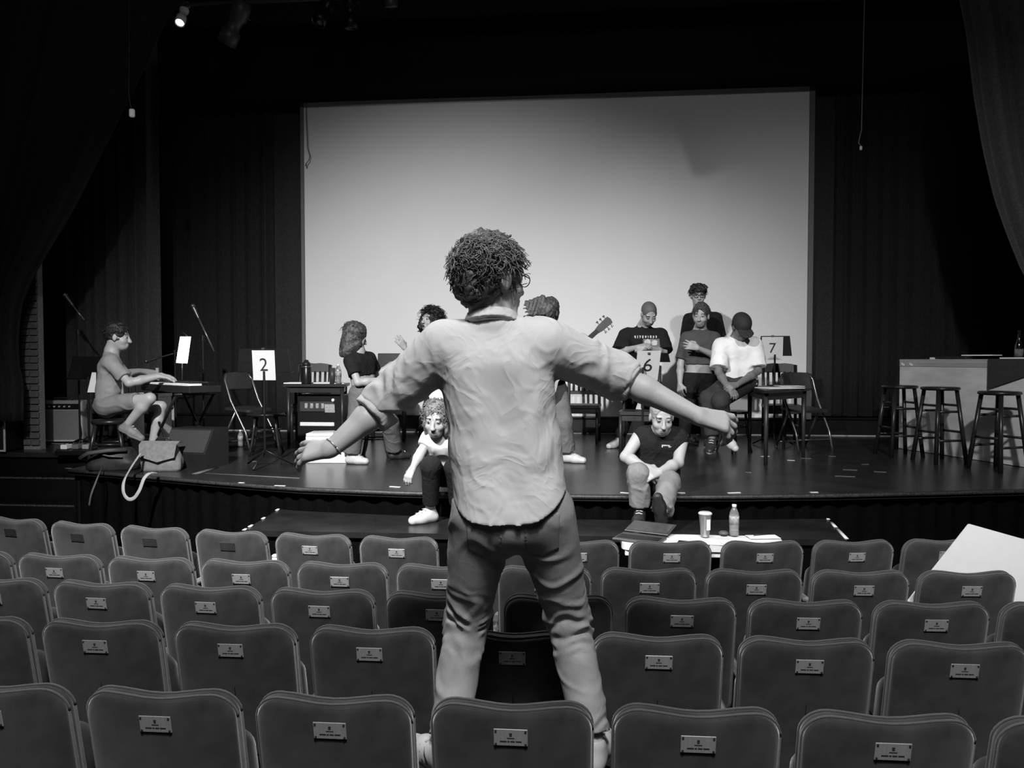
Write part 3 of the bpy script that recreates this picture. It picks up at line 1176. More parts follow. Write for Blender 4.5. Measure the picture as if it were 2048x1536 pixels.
def music_stand(label, p, h, rz_, w_=.5, hh=.32, tilt=.25, number=None, paper=(0, 0, .22, .28), group='black music stands'):
    """desk faces +y (the player); we look at its back"""
    t = thing('music_stand', label, 'music stand', p, rz_, group)
    MB().cyl((0, 0, .1), (0, 0, h - .1), .011, n=10).build('pole', M_metal_blk, t)
    for k in range(3):
        a = k * 2.094 + .5
        MB().tube([(0, 0, .16), (.1 * math.cos(a), .1 * math.sin(a), .1), (.26 * math.cos(a), .26 * math.sin(a), .012)], .009, 6).build('foot', M_metal_blk, t)
    MB().cyl((0, 0, h * .5), (0, 0, h * .5 + .06), .018, n=10).build('collar', M_metal_blk, t)
    Xd, Yd = np.array([1.0, 0, 0]), unit([0, -math.sin(tilt), math.cos(tilt)])
    N = np.cross(Xd, Yd)
    O = np.array([0, 0, h])
    MB().prism([(-w_ / 2, -hh / 2), (w_ / 2, -hh / 2), (w_ / 2 - .03, hh / 2), (-w_ / 2 + .03, hh / 2)], .006, O, Xd, Yd).build('desk', M_metal_blk, t)
    MB().prism([(-w_ / 2, -hh / 2 - .004), (w_ / 2, -hh / 2 - .004), (w_ / 2, -hh / 2 + .004), (-w_ / 2, -hh / 2 + .004)], .06, O - N * .03, Xd, Yd).build('lip', M_metal_blk, t)
    if number:
        u, v, pw, ph = paper
        po = MB().prism([(u - pw / 2, v - ph / 2), (u + pw / 2, v - ph / 2), (u + pw / 2, v + ph / 2), (u - pw / 2, v + ph / 2)], .002, O + N * .007, Xd, Yd).build('number_sheet', M_paper2, t)
        text_mesh('numeral', number, ph * .62, mat('ink', 30, .7), po, O + N * .009 + Xd * u + Yd * v, Xd, Yd)
        MB().box(O + N * .008 + Yd * (hh / 2 + .0) + Xd * u, (.03, .02, .02), b=.004).build('clip', M_metal_gry, po)
    return t


# --- music stands with numbers
p = stage_pt(530, 934)
music_stand('black music stand showing the numeral two', p, 1.0, 0.03, .52, .22, .1, '2', (-.0, -.045, .215, .28))
p = D(1285, 880, 7.55)
p[2] = SZ
music_stand('black music stand showing the numeral six', p, 1.03, 0.1, .56, .10, .5, '6', (.055, -.09, .235, .34))
p = D(1548, 870, 8.75)
p[2] = SZ
music_stand('tall black music stand showing the numeral seven', p, 1.17, -.12, .38, .23, .15, '7', (-.03, -.03, .235, .27))
p = D(178, 880, 8.3)
p[2] = SZ
music_stand('black music stand with a bright page behind the pianist', p, .92, math.radians(62), .4, .26, .3)
q = D(184, 763, 8.24)
o = MB().prism([(-.045, -.12), (.05, -.12), (.04, .10), (-.005, .10)], .003, (0, 0, 0), RT, (0, .1, 1)).build('music_page', mat('lit_page', 235, .8, .02), None, q)
tag(o, 'bright white page on the stand behind the pianist', 'paper')

# --- chairs
for px, d, rz_, lab in ((622, 9.5, .1, 'dark slat-back chair behind the table with the thermos'),
                        (1165, 9.2, -.1, 'dark slat-back chair in the middle of the stage near the screen'),
                        (1280, 8.05, -.15, 'dark slat-back chair in front of the man in the printed tee'),
                        (1562, 9.15, -.12, 'dark slat-back chair below the number 7 sheet')):
    p = D(px, 870, d)
    p[2] = SZ
    slat_chair(lab, p, rz_)
p = D(1608, 880, 8.5)
p[2] = SZ
folding_chair('grey folding chair pushed against the right-hand table', p, math.radians(18))
p = D(498, 880, 8.6)
p[2] = SZ
folding_chair('steel folding chair behind the music stand numbered 2', p, math.radians(70))
p = stage_pt(533, 908)
bent_stool('low round cane stool under the number 2 sheet', p, .3, .44, .2)
p = stage_pt(1468, 903)
bent_stool('low round cane stool beside the right-hand table', p, .5, .45, .165)
p = stage_pt(752, 912)
bent_stool('low round stool behind the woman in the dark shirt', p, .2, .30, .17)
for (px, py, rz_, lab) in ((1797, 911, .12, 'tall bar stool farthest from the camera, at the counter corner'), (1878, 923, .25, 'tall bar stool in the middle of the three at the counter'),
                           (1996, 940, .38, 'tall bar stool nearest the right edge of the counter')):
    bar_stool(lab, stage_pt(px, py), rz_, .74 if py < 930 else .72)


# --- tables
def plain_table(label, corners, h, top=.03, leg=.025, m_=None):
    """table from its four top corners (x,y)"""
    m_ = m_ or M_table
    c = np.mean(np.array(corners), 0)
    t = thing('wooden_table', label, 'table', (c[0], c[1], SZ))
    P = [np.array(q) - c for q in corners]
    MB().prism([tuple(q) for q in P], top, (0, 0, h - top / 2), (1, 0, 0), (0, 1, 0)).build('tabletop', m_, t)
    I = [q * .85 for q in P]
    for k in range(4):
        a, b = I[k], I[(k + 1) % 4]
        e = unit(np.append(b - a, 0))
        MB().prism([(0, -.07), (np.linalg.norm(b - a), -.07), (np.linalg.norm(b - a), 0), (0, 0)], .018, np.array([a[0], a[1], h - top]), e, (0, 0, 1)).build('apron', m_, t)
        MB().tube([(I[k][0], I[k][1], h - top), (I[k][0] * 1.0, I[k][1] * 1.0, 0)], [leg, leg * .7], 8).build('leg', m_, t)
    return t


def gxy(px, py, z):
    q = G(px, py, z)
    return (float(q[0]), float(q[1]))


TH = .72
rtz = SZ + TH
# right-hand table: front corner, right corner, far corners
c1 = gxy(1540, 786, rtz)
c1 = tuple((np.array(stage_pt(1538, 930))[:2]))
c2 = tuple((np.array(stage_pt(1611, 916))[:2]))
c4 = tuple((np.array(stage_pt(1500, 902))[:2]))
c1, c2, c4 = map(np.array, (c1, c2, c4))
c4 = c1 + unit(c4 - c1) * .95
c3 = c2 + c4 - c1
ctr = (c1 + c3) / 2
cor = [ctr + (q - ctr) * 1.2 - RT[:2] * .03 for q in (c1, c2, c3, c4)]
plain_table('dark wooden table the man in the white polo sits on', [tuple(q) for q in cor], TH)
TABLE_R = (cor, rtz)
mid = lambda u, v: np.append(cor[0] + (cor[1] - cor[0]) * u + (cor[3] - cor[0]) * v, rtz + .001)
sheet('script_page', 'open script pages on the right-hand stage table', mid(.45, .25), .40, .26, .35, th=.006)
sheet('script_page', 'second stack of pages at the right of the stage table', mid(.75, .4) + [0, 0, .007], .26, .2, .1, th=.004)
sheet('clipboard', 'black clipboard behind the pages on the stage table', mid(.75, .72), .3, .12, .3, M_dark_pl, th=.012, cat='clipboard')

# left-hand table with papers, thermos, bottle, cup
y0 = 8.55
lt = [YP(566, 790, y0)[:2], YP(693, 784, y0)[:2], YP(700, 780, y0 + .62)[:2], YP(585, 776, y0 + .62)[:2]]
plain_table('dark table with papers and a thermos left of the screen', [tuple(q) for q in lt], TH)
lmid = lambda u, v: np.append(np.array(lt[0]) * (1 - u) * (1 - v) + np.array(lt[1]) * u * (1 - v) + np.array(lt[2]) * u * v + np.array(lt[3]) * (1 - u) * v, SZ + TH + .001)
sheet('script_page', 'white pages at the left of the table with the thermos', lmid(.14, .5), .22, .3, .1, th=.012)
sheet('script_page', 'white pages between thermos and water bottle', lmid(.58, .6), .3, .3, -.1, th=.012)
sheet('script_page', 'white page at the right end of the thermos table', lmid(.9, .45), .12, .26, .05, th=.008)
t = thing('thermos', 'tall dark thermos with a steel rim on the left table', 'thermos', lmid(.35, .2))
MB().lathe([(.058, 0), (.06, .01), (.06, .20), (.05, .215)], n=20).build('flask', mat('thermos_dark', 40, .3, .1, metal=.5), t)
MB().lathe([(.0615, .195), (.0615, .21), (.055, .215), (.05, .21)], n=20).build('rim', M_steel, t)
MB().lathe([(.05, .215), (.048, .25), (.03, .262), (.022, .285), (.001, .288)], n=20).build('cap', M_dark_pl, t)
water_bottle('half-full water bottle on the thermos table', lmid(.86, .2), 1.15)
o = MB().lathe([(.001, 0), (.03, .002), (.036, .19), (.034, .19), (.029, .006), (.001, .006)], n=18).build('tumbler', mat('brown_tumbler', 62, .4), None, lmid(.76, .25))
tag(o, 'tall dark tumbler beside the water bottle', 'tumbler')
# equipment rack under that table
p = np.array([(lt[0][0] + lt[1][0]) / 2 - .0, y0 + .34, SZ])
t = thing('equipment_rack', 'black equipment rack with labelled panel under the left table', 'rack', p)
MB().box((0, .0, .30), (.54, .40, .58), b=.01).build('case', M_metal_blk, t)
pa = MB().box((-.02, -.205, .45), (.42, .02, .12), b=.004).build('panel', mat('panel_grey', 60, .4), t)
for k in range(4):
    MB().box((-.15 + .068 * k, -.218, .46), (.035, .006, .06), b=.002).build('panel_label', mat('label_pale', 150, .6, .4, 80), pa)
MB().box((.14, -.219, .43), (.12, .004, .10), rotx(.1)).build('note_sheet', mat('label_pale2', 160, .7, .2, 60), pa)
MB().box((-.02, -.206, .24), (.42, .02, .045), b=.004).build('key_strip', mat('keys_white', 225, .5, .1, 90, stretch=(10, 1, 1)), t)
MB().cyl((.18, -.21, .53), (.18, -.225, .53), .018, n=12).build('knob', M_white, pa)

# small table and device behind the woman in the dark shirt
lt2 = [YP(738, 772, 9.0)[:2], YP(812, 770, 9.0)[:2], YP(815, 766, 9.5)[:2], YP(742, 766, 9.5)[:2]]
plain_table('small dark side table behind the clapping woman', [tuple(q) for q in lt2], .70)
c = np.mean(np.array(lt2), 0)
t = thing('equipment_case', 'black open-lidded equipment case on the small side table', 'case', (c[0], c[1], SZ + .701))
MB().box((0, 0, .05), (.36, .34, .1), b=.008).build('case', M_metal_blk, t)
MB().box((0, .16, .24), (.36, .03, .3), rotx(-.15), b=.006).build('open_lid', M_metal_blk, t)
for k in range(4):
    MB().box((-.12 + .08 * k, -.175, .06), (.05, .01, .05), b=.003).build('module', mat('module_pale', 170, .5, .3, 60), t)
sheet('script_page', 'white pages at the front of the small side table', np.array([c[0] - .05, c[1] - .22, SZ + .702]), .22, .06, 0, th=.01)

# white carton near the conductor's left hand
p = stage_pt(655, 926)
t = thing('carton', 'white printed carton with loose flaps on the stage floor', 'box', p, .08)
MB().box((-.01, .12, .13), (.40, .26, .26), b=.004).build('carton_body', mat('carton_white', 205, .7, .04), t)
MB().box((0, .12, .275), (.41, .27, .03), b=.004).build('lid', mat('carton_lid', 222, .7, .03), t)
MB().box((-.06, .1, .295), (.2, .2, .006), rotz(.2)).build('loose_sheet', M_paper2, t)
MB().box((.03, -.012, .14), (.065, .004, .08)).build('printed_mark', mat('print_grey', 120, .7, .5, 60), t)
MB().prism([(-.2, .0), (-.05, 0), (-.2, .1)], .003, (0, -.013, .02), (1, 0, 0), (0, 0, 1)).build('printed_corner', M_paper, t)

# --- bar counter at the right
ca, cb = stage_pt(1797, 897)[:2], stage_pt(2035, 933)[:2]
e = unit(cb - ca)
nn = np.array([-e[1], e[0]])
if nn[0] < 0:
    nn = -nn
L = 2.6
CH = 1.9 + .012 - SZ
cen = ca + e * L / 2 + nn * .35
ang = math.atan2(e[1], e[0])
t = thing('bar_counter', 'pale plywood bar counter at the right of the stage', 'counter', (cen[0], cen[1], SZ), ang)
M_ply = mat('pale_plywood', 200, .65, .14, 4, stretch=(1, 1, 3))
fy = -.35 if (rotz(ang) @ np.array([0, 1, 0]))[:2] @ nn > 0 else .35
MB().box((0, fy * .97, CH / 2 - .01), (L, .02, CH - .03)).build('front_panel', M_ply, t)
MB().box((-L / 2 + .01, 0, CH / 2 - .01), (.02, .64, CH - .03)).build('end_panel', M_black, t)
MB().box((L / 2 - .01, 0, CH / 2 - .01), (.02, .64, CH - .03)).build('end_panel', M_black, t)
MB().box((0, 0, CH - .0125), (L + .02, .70, .025), b=.004).build('countertop', mat('counter_edge', 165, .6, .1, 5), t)
MB().box((0, fy * .98, CH - .055), (L, .022, .05)).build('top_rail', mat('counter_rail', 160, .6, .1, 5), t)
for k in (.05, .17):
    MB().box((-L / 2 + k, fy * 1.012, CH - .055), (.05, .003, .022), roty(.4)).build('paint_chip', M_paper, t)


def on_counter(u, v, z=0.0):
    """u metres from the near-left corner along the front, v metres back from it"""
    q = ca + e * u + nn * v
    return np.array([q[0], q[1], SZ + CH + z])


o = MB().box((0, 0, .0), (.34, .28, .03), b=.006).build('binder', M_dark_pl, None, on_counter(.62, .18, .017))
o.rotation_euler = (0, 0, ang + .2)
tag(o, 'black ring binder at the far end of the bar counter', 'binder')
sheet('script_page', 'white pages at the far corner of the bar counter', on_counter(.38, .22, .001), .2, .16, ang, th=.02)
sheet('script_page', 'loose white pages spread on the black binder', on_counter(.84, .25, .036), .3, .2, ang + .3, th=.01)
sheet('script_page', 'white pages on the near part of the bar counter', on_counter(1.36, .2, .001), .32, .22, ang + .1, th=.016)
sheet('script_page', 'white pages at the right edge of the frame on the bar', on_counter(1.75, .18, .001), .3, .2, ang - .1, th=.016)
t = thing('glass_bottle', 'dark glass bottle with a pale label on the counter', 'bottle', on_counter(1.22, .30, .001))
MB().lathe([(.001, 0), (.036, .001), (.038, .01), (.038, .13), (.03, .16), (.015, .2), (.013, .27), (.015, .272), (.015, .285), (.001, .286)], n=20).build('bottle_body', mat('dark_glass', 20, .1, .05, spec=.8), t)
MB().lathe([(.0388, .03), (.0388, .1), (.0384, .1), (.0384, .03)], n=20).build('paper_label', mat('brown_label', 95, .6, .5, 40), t)
# dark triangular sheet over the counter edge at the right
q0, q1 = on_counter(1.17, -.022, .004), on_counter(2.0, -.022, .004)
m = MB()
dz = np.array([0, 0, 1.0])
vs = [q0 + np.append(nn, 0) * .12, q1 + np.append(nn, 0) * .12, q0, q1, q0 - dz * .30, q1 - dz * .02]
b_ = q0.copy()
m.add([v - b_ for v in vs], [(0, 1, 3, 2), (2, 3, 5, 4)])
o = m.build('dark_triangle', mat('dark_grey_matte', 50, .9, .15, 30), None, b_)
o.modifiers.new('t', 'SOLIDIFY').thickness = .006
tag(o, 'dark grey triangular sheet over the counter front', 'cloth')


# --- left side: amplifiers, keyboard, stands, bags
def amp(label, p, rz_, w_, h_, d_, cab, cloth, panel):
    t_ = thing('guitar_amplifier', label, 'amplifier', p, rz_)
    MB().box((0, d_ / 2, h_ / 2 + .01), (w_, d_, h_), b=.012).build('cabinet', cab, t_)
    MB().box((0, -.004, h_ * .42), (w_ - .05, .012, h_ * .72), b=.004).build('grille_cloth', cloth, t_)
    pn = MB().box((0, -.006, h_ * .88), (w_ - .05, .014, h_ * .13), b=.003).build('control_panel', panel, t_)
    for k in range(7):
        x = -w_ * .34 + k * w_ * .1
        MB().cyl((x, -.012, h_ * .88), (x, -.03, h_ * .88), .011, n=10).build('knob', mat('cream_knob', 170, .4), pn)
    MB().tube([(-.12, d_ / 2, h_ + .01), (-.1, d_ / 2, h_ + .04), (.1, d_ / 2, h_ + .04), (.12, d_ / 2, h_ + .01)], .012, 6).build('handle', M_dark_pl, t_)
    for sx in (-1, 1):
        MB().box((sx * (w_ / 2 - .012), -.008, h_ * .5), (.02, .012, h_ * .96), b=.003).build('trim_strip', mat('pale_trim', 190, .5), t_)
    MB().box((0, -.008, h_ * .045), (w_ - .03, .012, .02), b=.003).build('trim_strip', mat('pale_trim', 190), t_)
    return t_


p = stage_pt(116, 885)
amp('pale tweed guitar amplifier left of the pianist', p, .12, .60, .50, .24, mat('tweed', 140, .8, .15, 60), mat('grille_cloth', 118, .9, .15, 80), M_metal_blk)
p = stage_pt(-32, 905)
amp('black guitar amplifier at the left edge of the stage', p, .05, .5, .44, .28, M_black, mat('black_grille', 18, .9), M_metal_blk)


def mic_stand(label, p, h, boom_a, boom_b, group='boom microphone stands'):
    t_ = thing('microphone_stand', label, 'microphone stand', p, 0, group)
    MB().cyl((0, 0, .06), (0, 0, h), .011, n=8).build('pole', M_metal_blk, t_)
    for k in range(3):
        a = k * 2.094 + .3
        MB().tube([(0, 0, .1), (.3 * math.cos(a), .3 * math.sin(a), .012)], .009, 6).build('foot', M_metal_blk, t_)
    a, b = np.array(boom_a) - p, np.array(boom_b) - p
    MB().tube([a, b], .009, 8).build('boom', mat('boom_chrome', 120, .3, .1, metal=.7), t_)
    MB().cyl((0, 0, h - .03), (0, 0, h + .03), .02, n=10).build('clutch', M_metal_blk, t_)
    d_ = unit(a - b)
    mc = MB().cyl(a, a + d_ * .13, .014, .02, 10).build('microphone', M_metal_gry, t_)
    MB().sphere(tuple(a + d_ * .15), .026, 10, 7).build('grille', M_metal_gry, mc)
    return t_


p = D(160, 870, 8.6)
p[2] = SZ
mic_stand('boom microphone stand behind the pianist', p, 1.32, D(146, 611, 8.6), D(168, 640, 8.6))
p = D(408, 870, 8.5)
p[2] = SZ
mic_stand('boom microphone stand with silver boom right of the pianist', p, 1.25, D(397, 636, 8.5), D(428, 702, 8.5))
p = D(352, 870, 9.3)
p[2] = SZ
mic_stand('low microphone stand in the dark behind the keyboard', p, 1.1, D(316, 716, 9.3), D(372, 700, 9.3))

# keyboard on an X stand
kn, kf = D(398, 772, 6.95), D(300, 760, 7.75)
kz = (kn[2] + kf[2]) / 2
kn[2] = kf[2] = kz
kc = (kn + kf) / 2
ka = math.atan2(kn[1] - kf[1], kn[0] - kf[0])
KL = float(np.linalg.norm(kn - kf))
t = thing('electric_keyboard', 'black electric keyboard with white keys facing the pianist', 'keyboard', (kc[0], kc[1], kz), ka)
# local x runs along the keys, player sits on the -y side
MB().box((0, .06, -.05), (KL, .30, .07), b=.008).build('body', M_dark_pl, t)
MB().box((0, .15, .0), (KL - .06, .1, .03), b=.004).build('control_panel', M_metal_blk, t)
nk = 36
for k in range(nk):
    x = -KL / 2 + .04 + (KL - .08) * (k + .5) / nk
    MB().box((x, -.02, -.008), ((KL - .08) / nk - .0015, .13, .02), b=.002).build('white_key', mat('key_ivory', 225, .4, .02), t)
for k in range(nk - 1):
    if k % 7 in (2, 6):
        continue
    x = -KL / 2 + .04 + (KL - .08) * (k + 1) / nk
    MB().box((x, .01, .008), ((KL - .08) / nk * .5, .075, .016), b=.002).build('black_key', M_dark_pl, t)
t2 = thing('keyboard_stand', 'black folding X-shaped stand under the keyboard', 'stand', (kc[0], kc[1], SZ), ka)
hk = kz - .087 - SZ
for y_ in (-.12, .24):
    for s_ in (-1, 1):
        MB().tube([(s_ * .36, y_, .015), (-s_ * .36, y_, hk - .015)], .014, 8).build('brace', M_metal_blk, t2)
for s_ in (-1, 1):
    MB().tube([(s_ * .36, -.2, .015), (s_ * .36, .32, .015)], .014, 8).build('foot_bar', M_metal_blk, t2)
    MB().tube([(s_ * .36, -.14, hk - .014), (s_ * .36, .26, hk - .014)], .013, 8).build('top_bar', M_metal_blk, t2)
# lamp panel on a thin stem above the keyboard
lp = D(369, 698, 7.6)
t = thing('music_lamp', 'glowing white lamp panel on a thin stem above the keyboard', 'lamp', (lp[0], lp[1], kz - .015))
z_ = lp[2] - (kz - .015)
MB().prism([(-.085, -.14), (.025, -.145), (.065, .125), (-.04, .125)], .012, (0, 0, z_), RT, (0, 0, 1)).build('lamp_panel', mat('lamp_glow', 240, .5, .0, emit=3.2), t)
MB().tube([(-.03, 0, 0), (-.03, .004, z_ - .2), (-.03, .008, z_ - .13)], .006, 6).build('stem', M_metal_gry, t)
MB().tube([(-.1, .012, z_ + .1), (-.02, .02, z_ + .17), (.06, .012, z_ + .1)], .008, 6).build('hood', M_metal_blk, t)
MB().box((0, 0, .004), (.16, .08, .012), b=.003).build('base', M_metal_blk, t)

# stool of the pianist, pale chair and pale box behind him
p = D(222, 900, 7.25)
p[2] = SZ
PIANO_STOOL = p
t = thing('piano_stool', 'dark wooden stool under the pianist', 'stool', p, .3)
hs = .43
MB().lathe([(.001, hs - .04), (.16, hs - .04), (.17, hs - .02), (.165, hs), (.001, hs)], n=24).build('seat', M_stool, t)
for sx in (-1, 1):
    for sy in (-1, 1):
        MB().tube([(sx * .1, sy * .1, hs - .03), (sx * .16, sy * .16, 0)], [.02, .018], 8).build('leg', M_stool, t)
for s_ in (-1, 1):
    MB().tube([(-.135, s_ * .135, .2), (.135, s_ * .135, .2)], .012, 6).build('rung', M_stool, t)
    MB().tube([(s_ * .145, -.145, .14), (s_ * .145, .145, .14)], .012, 6).build('rung', M_stool, t)
p = D(298, 870, 8.7)
p[2] = SZ
t = thing('pale_wooden_chair', 'pale wooden chair with a curved top rail behind the keyboard', 'chair', p, math.pi + .1)
hb = D(298, 737, 8.7)[2] - SZ
MB().prism([(-.2, -.05), (.2, -.05), (.2, .04), (.1, .058), (0, .064), (-.1, .058), (-.2, .04)], .022, (0, .22, hb - .06), (1, 0, 0), (0, .15, 1)).build('top_rail', M_pale, t)
for sx in (-1, 1):
    MB().tube([(sx * .2, .2, 0), (sx * .2, .17, .46), (sx * .21, .225, hb + .01)], .018, 8).build('leg', M_pale, t)
    MB().tube([(sx * .19, -.2, 0), (sx * .19, -.2, .45)], .018, 8).build('leg', M_pale, t)
MB().prism(rounded(.42, .42, .03), .03, (0, 0, .46), (1, 0, 0), (0, 1, 0)).build('seat', M_pale, t)
for k in range(4):
    MB().tube([(-.12 + .08 * k, .18, .47), (-.12 + .08 * k, .215, hb - .1)], .011, 6).build('slat', M_pale, t)
p = D(300, 870, 8.0)
p[2] = SZ
t = thing('pale_side_table', 'pale open box table beside the pianist\'s knee', 'table', p, .1)
hp = D(300, 786, 8.0)[2] - SZ
MB().box((0, 0, hp - .02), (.34, .34, .04), b=.005).build('top', mat('pale_laminate', 205, .5, .05), t)
for sx in (-1, 1):
    MB().box((sx * .15, 0, hp / 2 - .02), (.03, .32, hp - .04), b=.004).build('side', mat('pale_laminate', 205), t)
MB().box((0, 0, .18), (.27, .32, .025), b=.004).build('shelf', mat('pale_laminate', 205), t)
sheet('script_page', 'white pages on the shelf of the pale side table', p + [0, -.05, .194], .2, .16, .2, th=.02)

# floor monitor, bags, pedals, bottles, cables
p = stage_pt(360, 938)
t = thing('stage_monitor', 'black wedge stage monitor behind the satchel', 'loudspeaker', p + [.05, .22, 0], -.15)
MB().prism([(-.16, 0), (.16, 0), (.20, .14), (.06, .36), (-.16, .36)], .46, (0, 0, 0), (0, -1, 0), (0, 0, 1)).build('cabinet', M_dark_pl, t)
MB().prism([(0, 0), (.43, 0), (.43, .23), (0, .23)], .012, (-.215, -.198, .15), (1, 0, 0), (0, .14, .22)).build('grille', mat('monitor_grille', 46, .7, .2, 120), t)

def bag_mesh(name, w_, h_, d_, parent, m_, seed=1, bulge=.04):
    mm = MB()
    rg = np.random.RandomState(seed)
    vs, fs = [], []
    nu, nv = 24, 12
    for j in range(nv + 1):
        v = j / nv
        for i in range(nu):
            a = 2 * math.pi * i / nu
            ca_, sa_ = math.cos(a), math.sin(a)
            k = 1.0 / max(1e-6, (abs(ca_) ** 4 + abs(sa_) ** 4) ** .25)
            s_ = (1 - .25 * v ** 3) * (0.86 + .14 * math.sin(math.pi * min(1, v * 1.2 + .12)))
            nz_ = 1 + .05 * math.sin(3 * a + 5 * v + seed) + .03 * math.sin(7 * a - 9 * v)
            vs.append((w_ / 2 * ca_ * k * s_ * nz_, d_ / 2 * sa_ * k * s_ * nz_, h_ * v + .015 * math.sin(4 * a + seed) * v))
    for j in range(nv):
        for i in range(nu):
            l = (i + 1) % nu
            fs.append((j * nu + i, j * nu + l, (j + 1) * nu + l, (j + 1) * nu + i))
    fs.append(tuple(range(nu))[::-1])
    fs.append(tuple(nv * nu + k for k in range(nu)))
    mm.add(vs, fs, True)
    return mm.build(name, m_, parent)


p = stage_pt(313, 944)
t = thing('satchel', 'pale canvas satchel with a long strap over the stage edge', 'bag', p + [0, .10, 0], .12)
M_canvas = mat('canvas', 112, .85, .2, 30, .2, 200)
bag_mesh('bag_body', .36, .25, .16, t, M_canvas, 3)
mm = MB()
mm.add([(x, y, z) for x, y, z in [(-.17, .06, .26), (.17, .06, .255), (.17, -.03, .27), (-.17, -.03, .275), (.165, -.10, .24), (-.165, -.10, .245), (.15, -.112, .13), (0, -.118, .09), (-.16, -.112, .14)]],
       [(0, 1, 2, 3), (3, 2, 4, 5), (5, 4, 6, 7, 8)], False)
o = mm.build('flap', mat('canvas_flap', 112, .85, .2, 30, .2, 200), t)
o.modifiers.new('t', 'SOLIDIFY').thickness = .008
MB().tube([(-.06, 0, .265), (-.04, 0, .295), (.06, 0, .295), (.08, 0, .262)], .009, 6).build('handle', M_dark_pl, t)
R0 = np.array(t.location)
Rz = rotz(-.12)
def loc(q):
    return Rz @ (np.array(q) - R0)
sp = [(282, 905, 6.65), (262, 935, 6.45), (248, 962, 6.28), (247, 985, 6.24), (256, 998, 6.22), (268, 996, 6.22), (279, 980, 6.22), (288, 957, 6.24), (300, 946, 6.30), (314, 946, 6.40)]
MB().tube(spline([loc(D(*q)) for q in sp]), .016, 8, .25, nrm=(0.2, 1, 0)).build('strap', mat('strap_canvas', 150, .8, .1), t)
p = stage_pt(232, 940)
t = thing('backpack', 'black backpack lying on the stage beside the satchel', 'bag', p + [-.04, .05, 0], .2)
bag_mesh('bag_body', .44, .19, .26, t, mat('black_nylon', 30, .6, .3, 20, .2, 90), 8)
MB().tube([(-.2, -.1, .1), (-.24, -.16, .12), (-.16, -.18, .17), (0, -.15, .19), (.14, -.1, .19)], .02, 6, .3).build('shoulder_strap', mat('nylon_strap', 52, .6), t)
MB().tube([(-.1, -.12, .16), (.0, -.15, .14), (.12, -.14, .13)], .008, 6).build('zip', mat('zip_grey', 90, .4), t)
R0 = np.array(t.location)
Rz = rotz(-.2)
sp = [(205, 935, 6.70), (198, 948, 6.50), (190, 968, 6.42), (182, 990, 6.40), (178, 1012, 6.42)]
MB().tube(spline([loc(D(*q)) for q in sp]), .009, 6, .4, nrm=(0.2, 1, 0)).build('hanging_strap', mat('strap_grey', 78, .8), t)

p = stage_pt(150, 909)
t = thing('pedal_board', 'low black effects pedal board near the stage corner', 'pedal board', p, .08)
MB().box((.02, .1, .025), (.46, .24, .05), rotx(.08), b=.006).build('board', M_metal_blk, t)
for k, (x, y, mt) in enumerate(((-.14, .08, M_white), (-.03, .1, mat('pedal_grey', 110, .4)), (.08, .1, mat('pedal_pale', 150, .4)), (.18, .12, M_dark_pl))):
    po = MB().box((x, y, .075), (.07, .11, .05), b=.006).build('pedal', mt, t)
    MB().cyl((x, y - .03, .1), (x, y - .03, .112), .01, n=8).build('footswitch', M_steel, po)
    MB().cyl((x + .015, y + .03, .1), (x + .015, y + .03, .115), .008, n=8).build('knob', M_dark_pl, po)
water_bottle('clear water bottle on the floor beside the wedge monitor', stage_pt(419, 896), .95)
water_bottle('clear water bottle on the floor under the steel folding chair', stage_pt(481, 893), .95)
o = MB().box((0, 0, .03), (.09, .07, .06), b=.008).build('direct_box', M_metal_blk, None, stage_pt(497, 892))
tag(o, 'small black metal box beside the water bottle on stage', 'box')
for i, (pts, lab) in enumerate((
        ([(425, 905), (450, 897), (475, 893), (500, 882), (470, 878), (440, 880)], 'black cable curling past the two floor bottles'),
        ([(40, 888), (80, 886), (120, 889), (160, 887), (190, 890)], 'pale cable on the floor in front of the tweed amplifier'),
        ([(160, 884), (163, 870), (161, 850), (158, 834)], 'cable rising at the side of the tweed amplifier'))):
    if i == 2:
        P = [D(px, py, 8.75 if k else 8.72) for k, (px, py) in enumerate(pts)]
    else:
        P = [stage_pt(px, py) + [0, 0, .007] for px, py in pts]
    b0_ = P[0]
    o = MB().tube(spline([q - b0_ for q in P]), .006, 6).build('audio_cable', M_cord if i == 1 else M_dark_pl, None, b0_)
    tag(o, lab, 'cable')

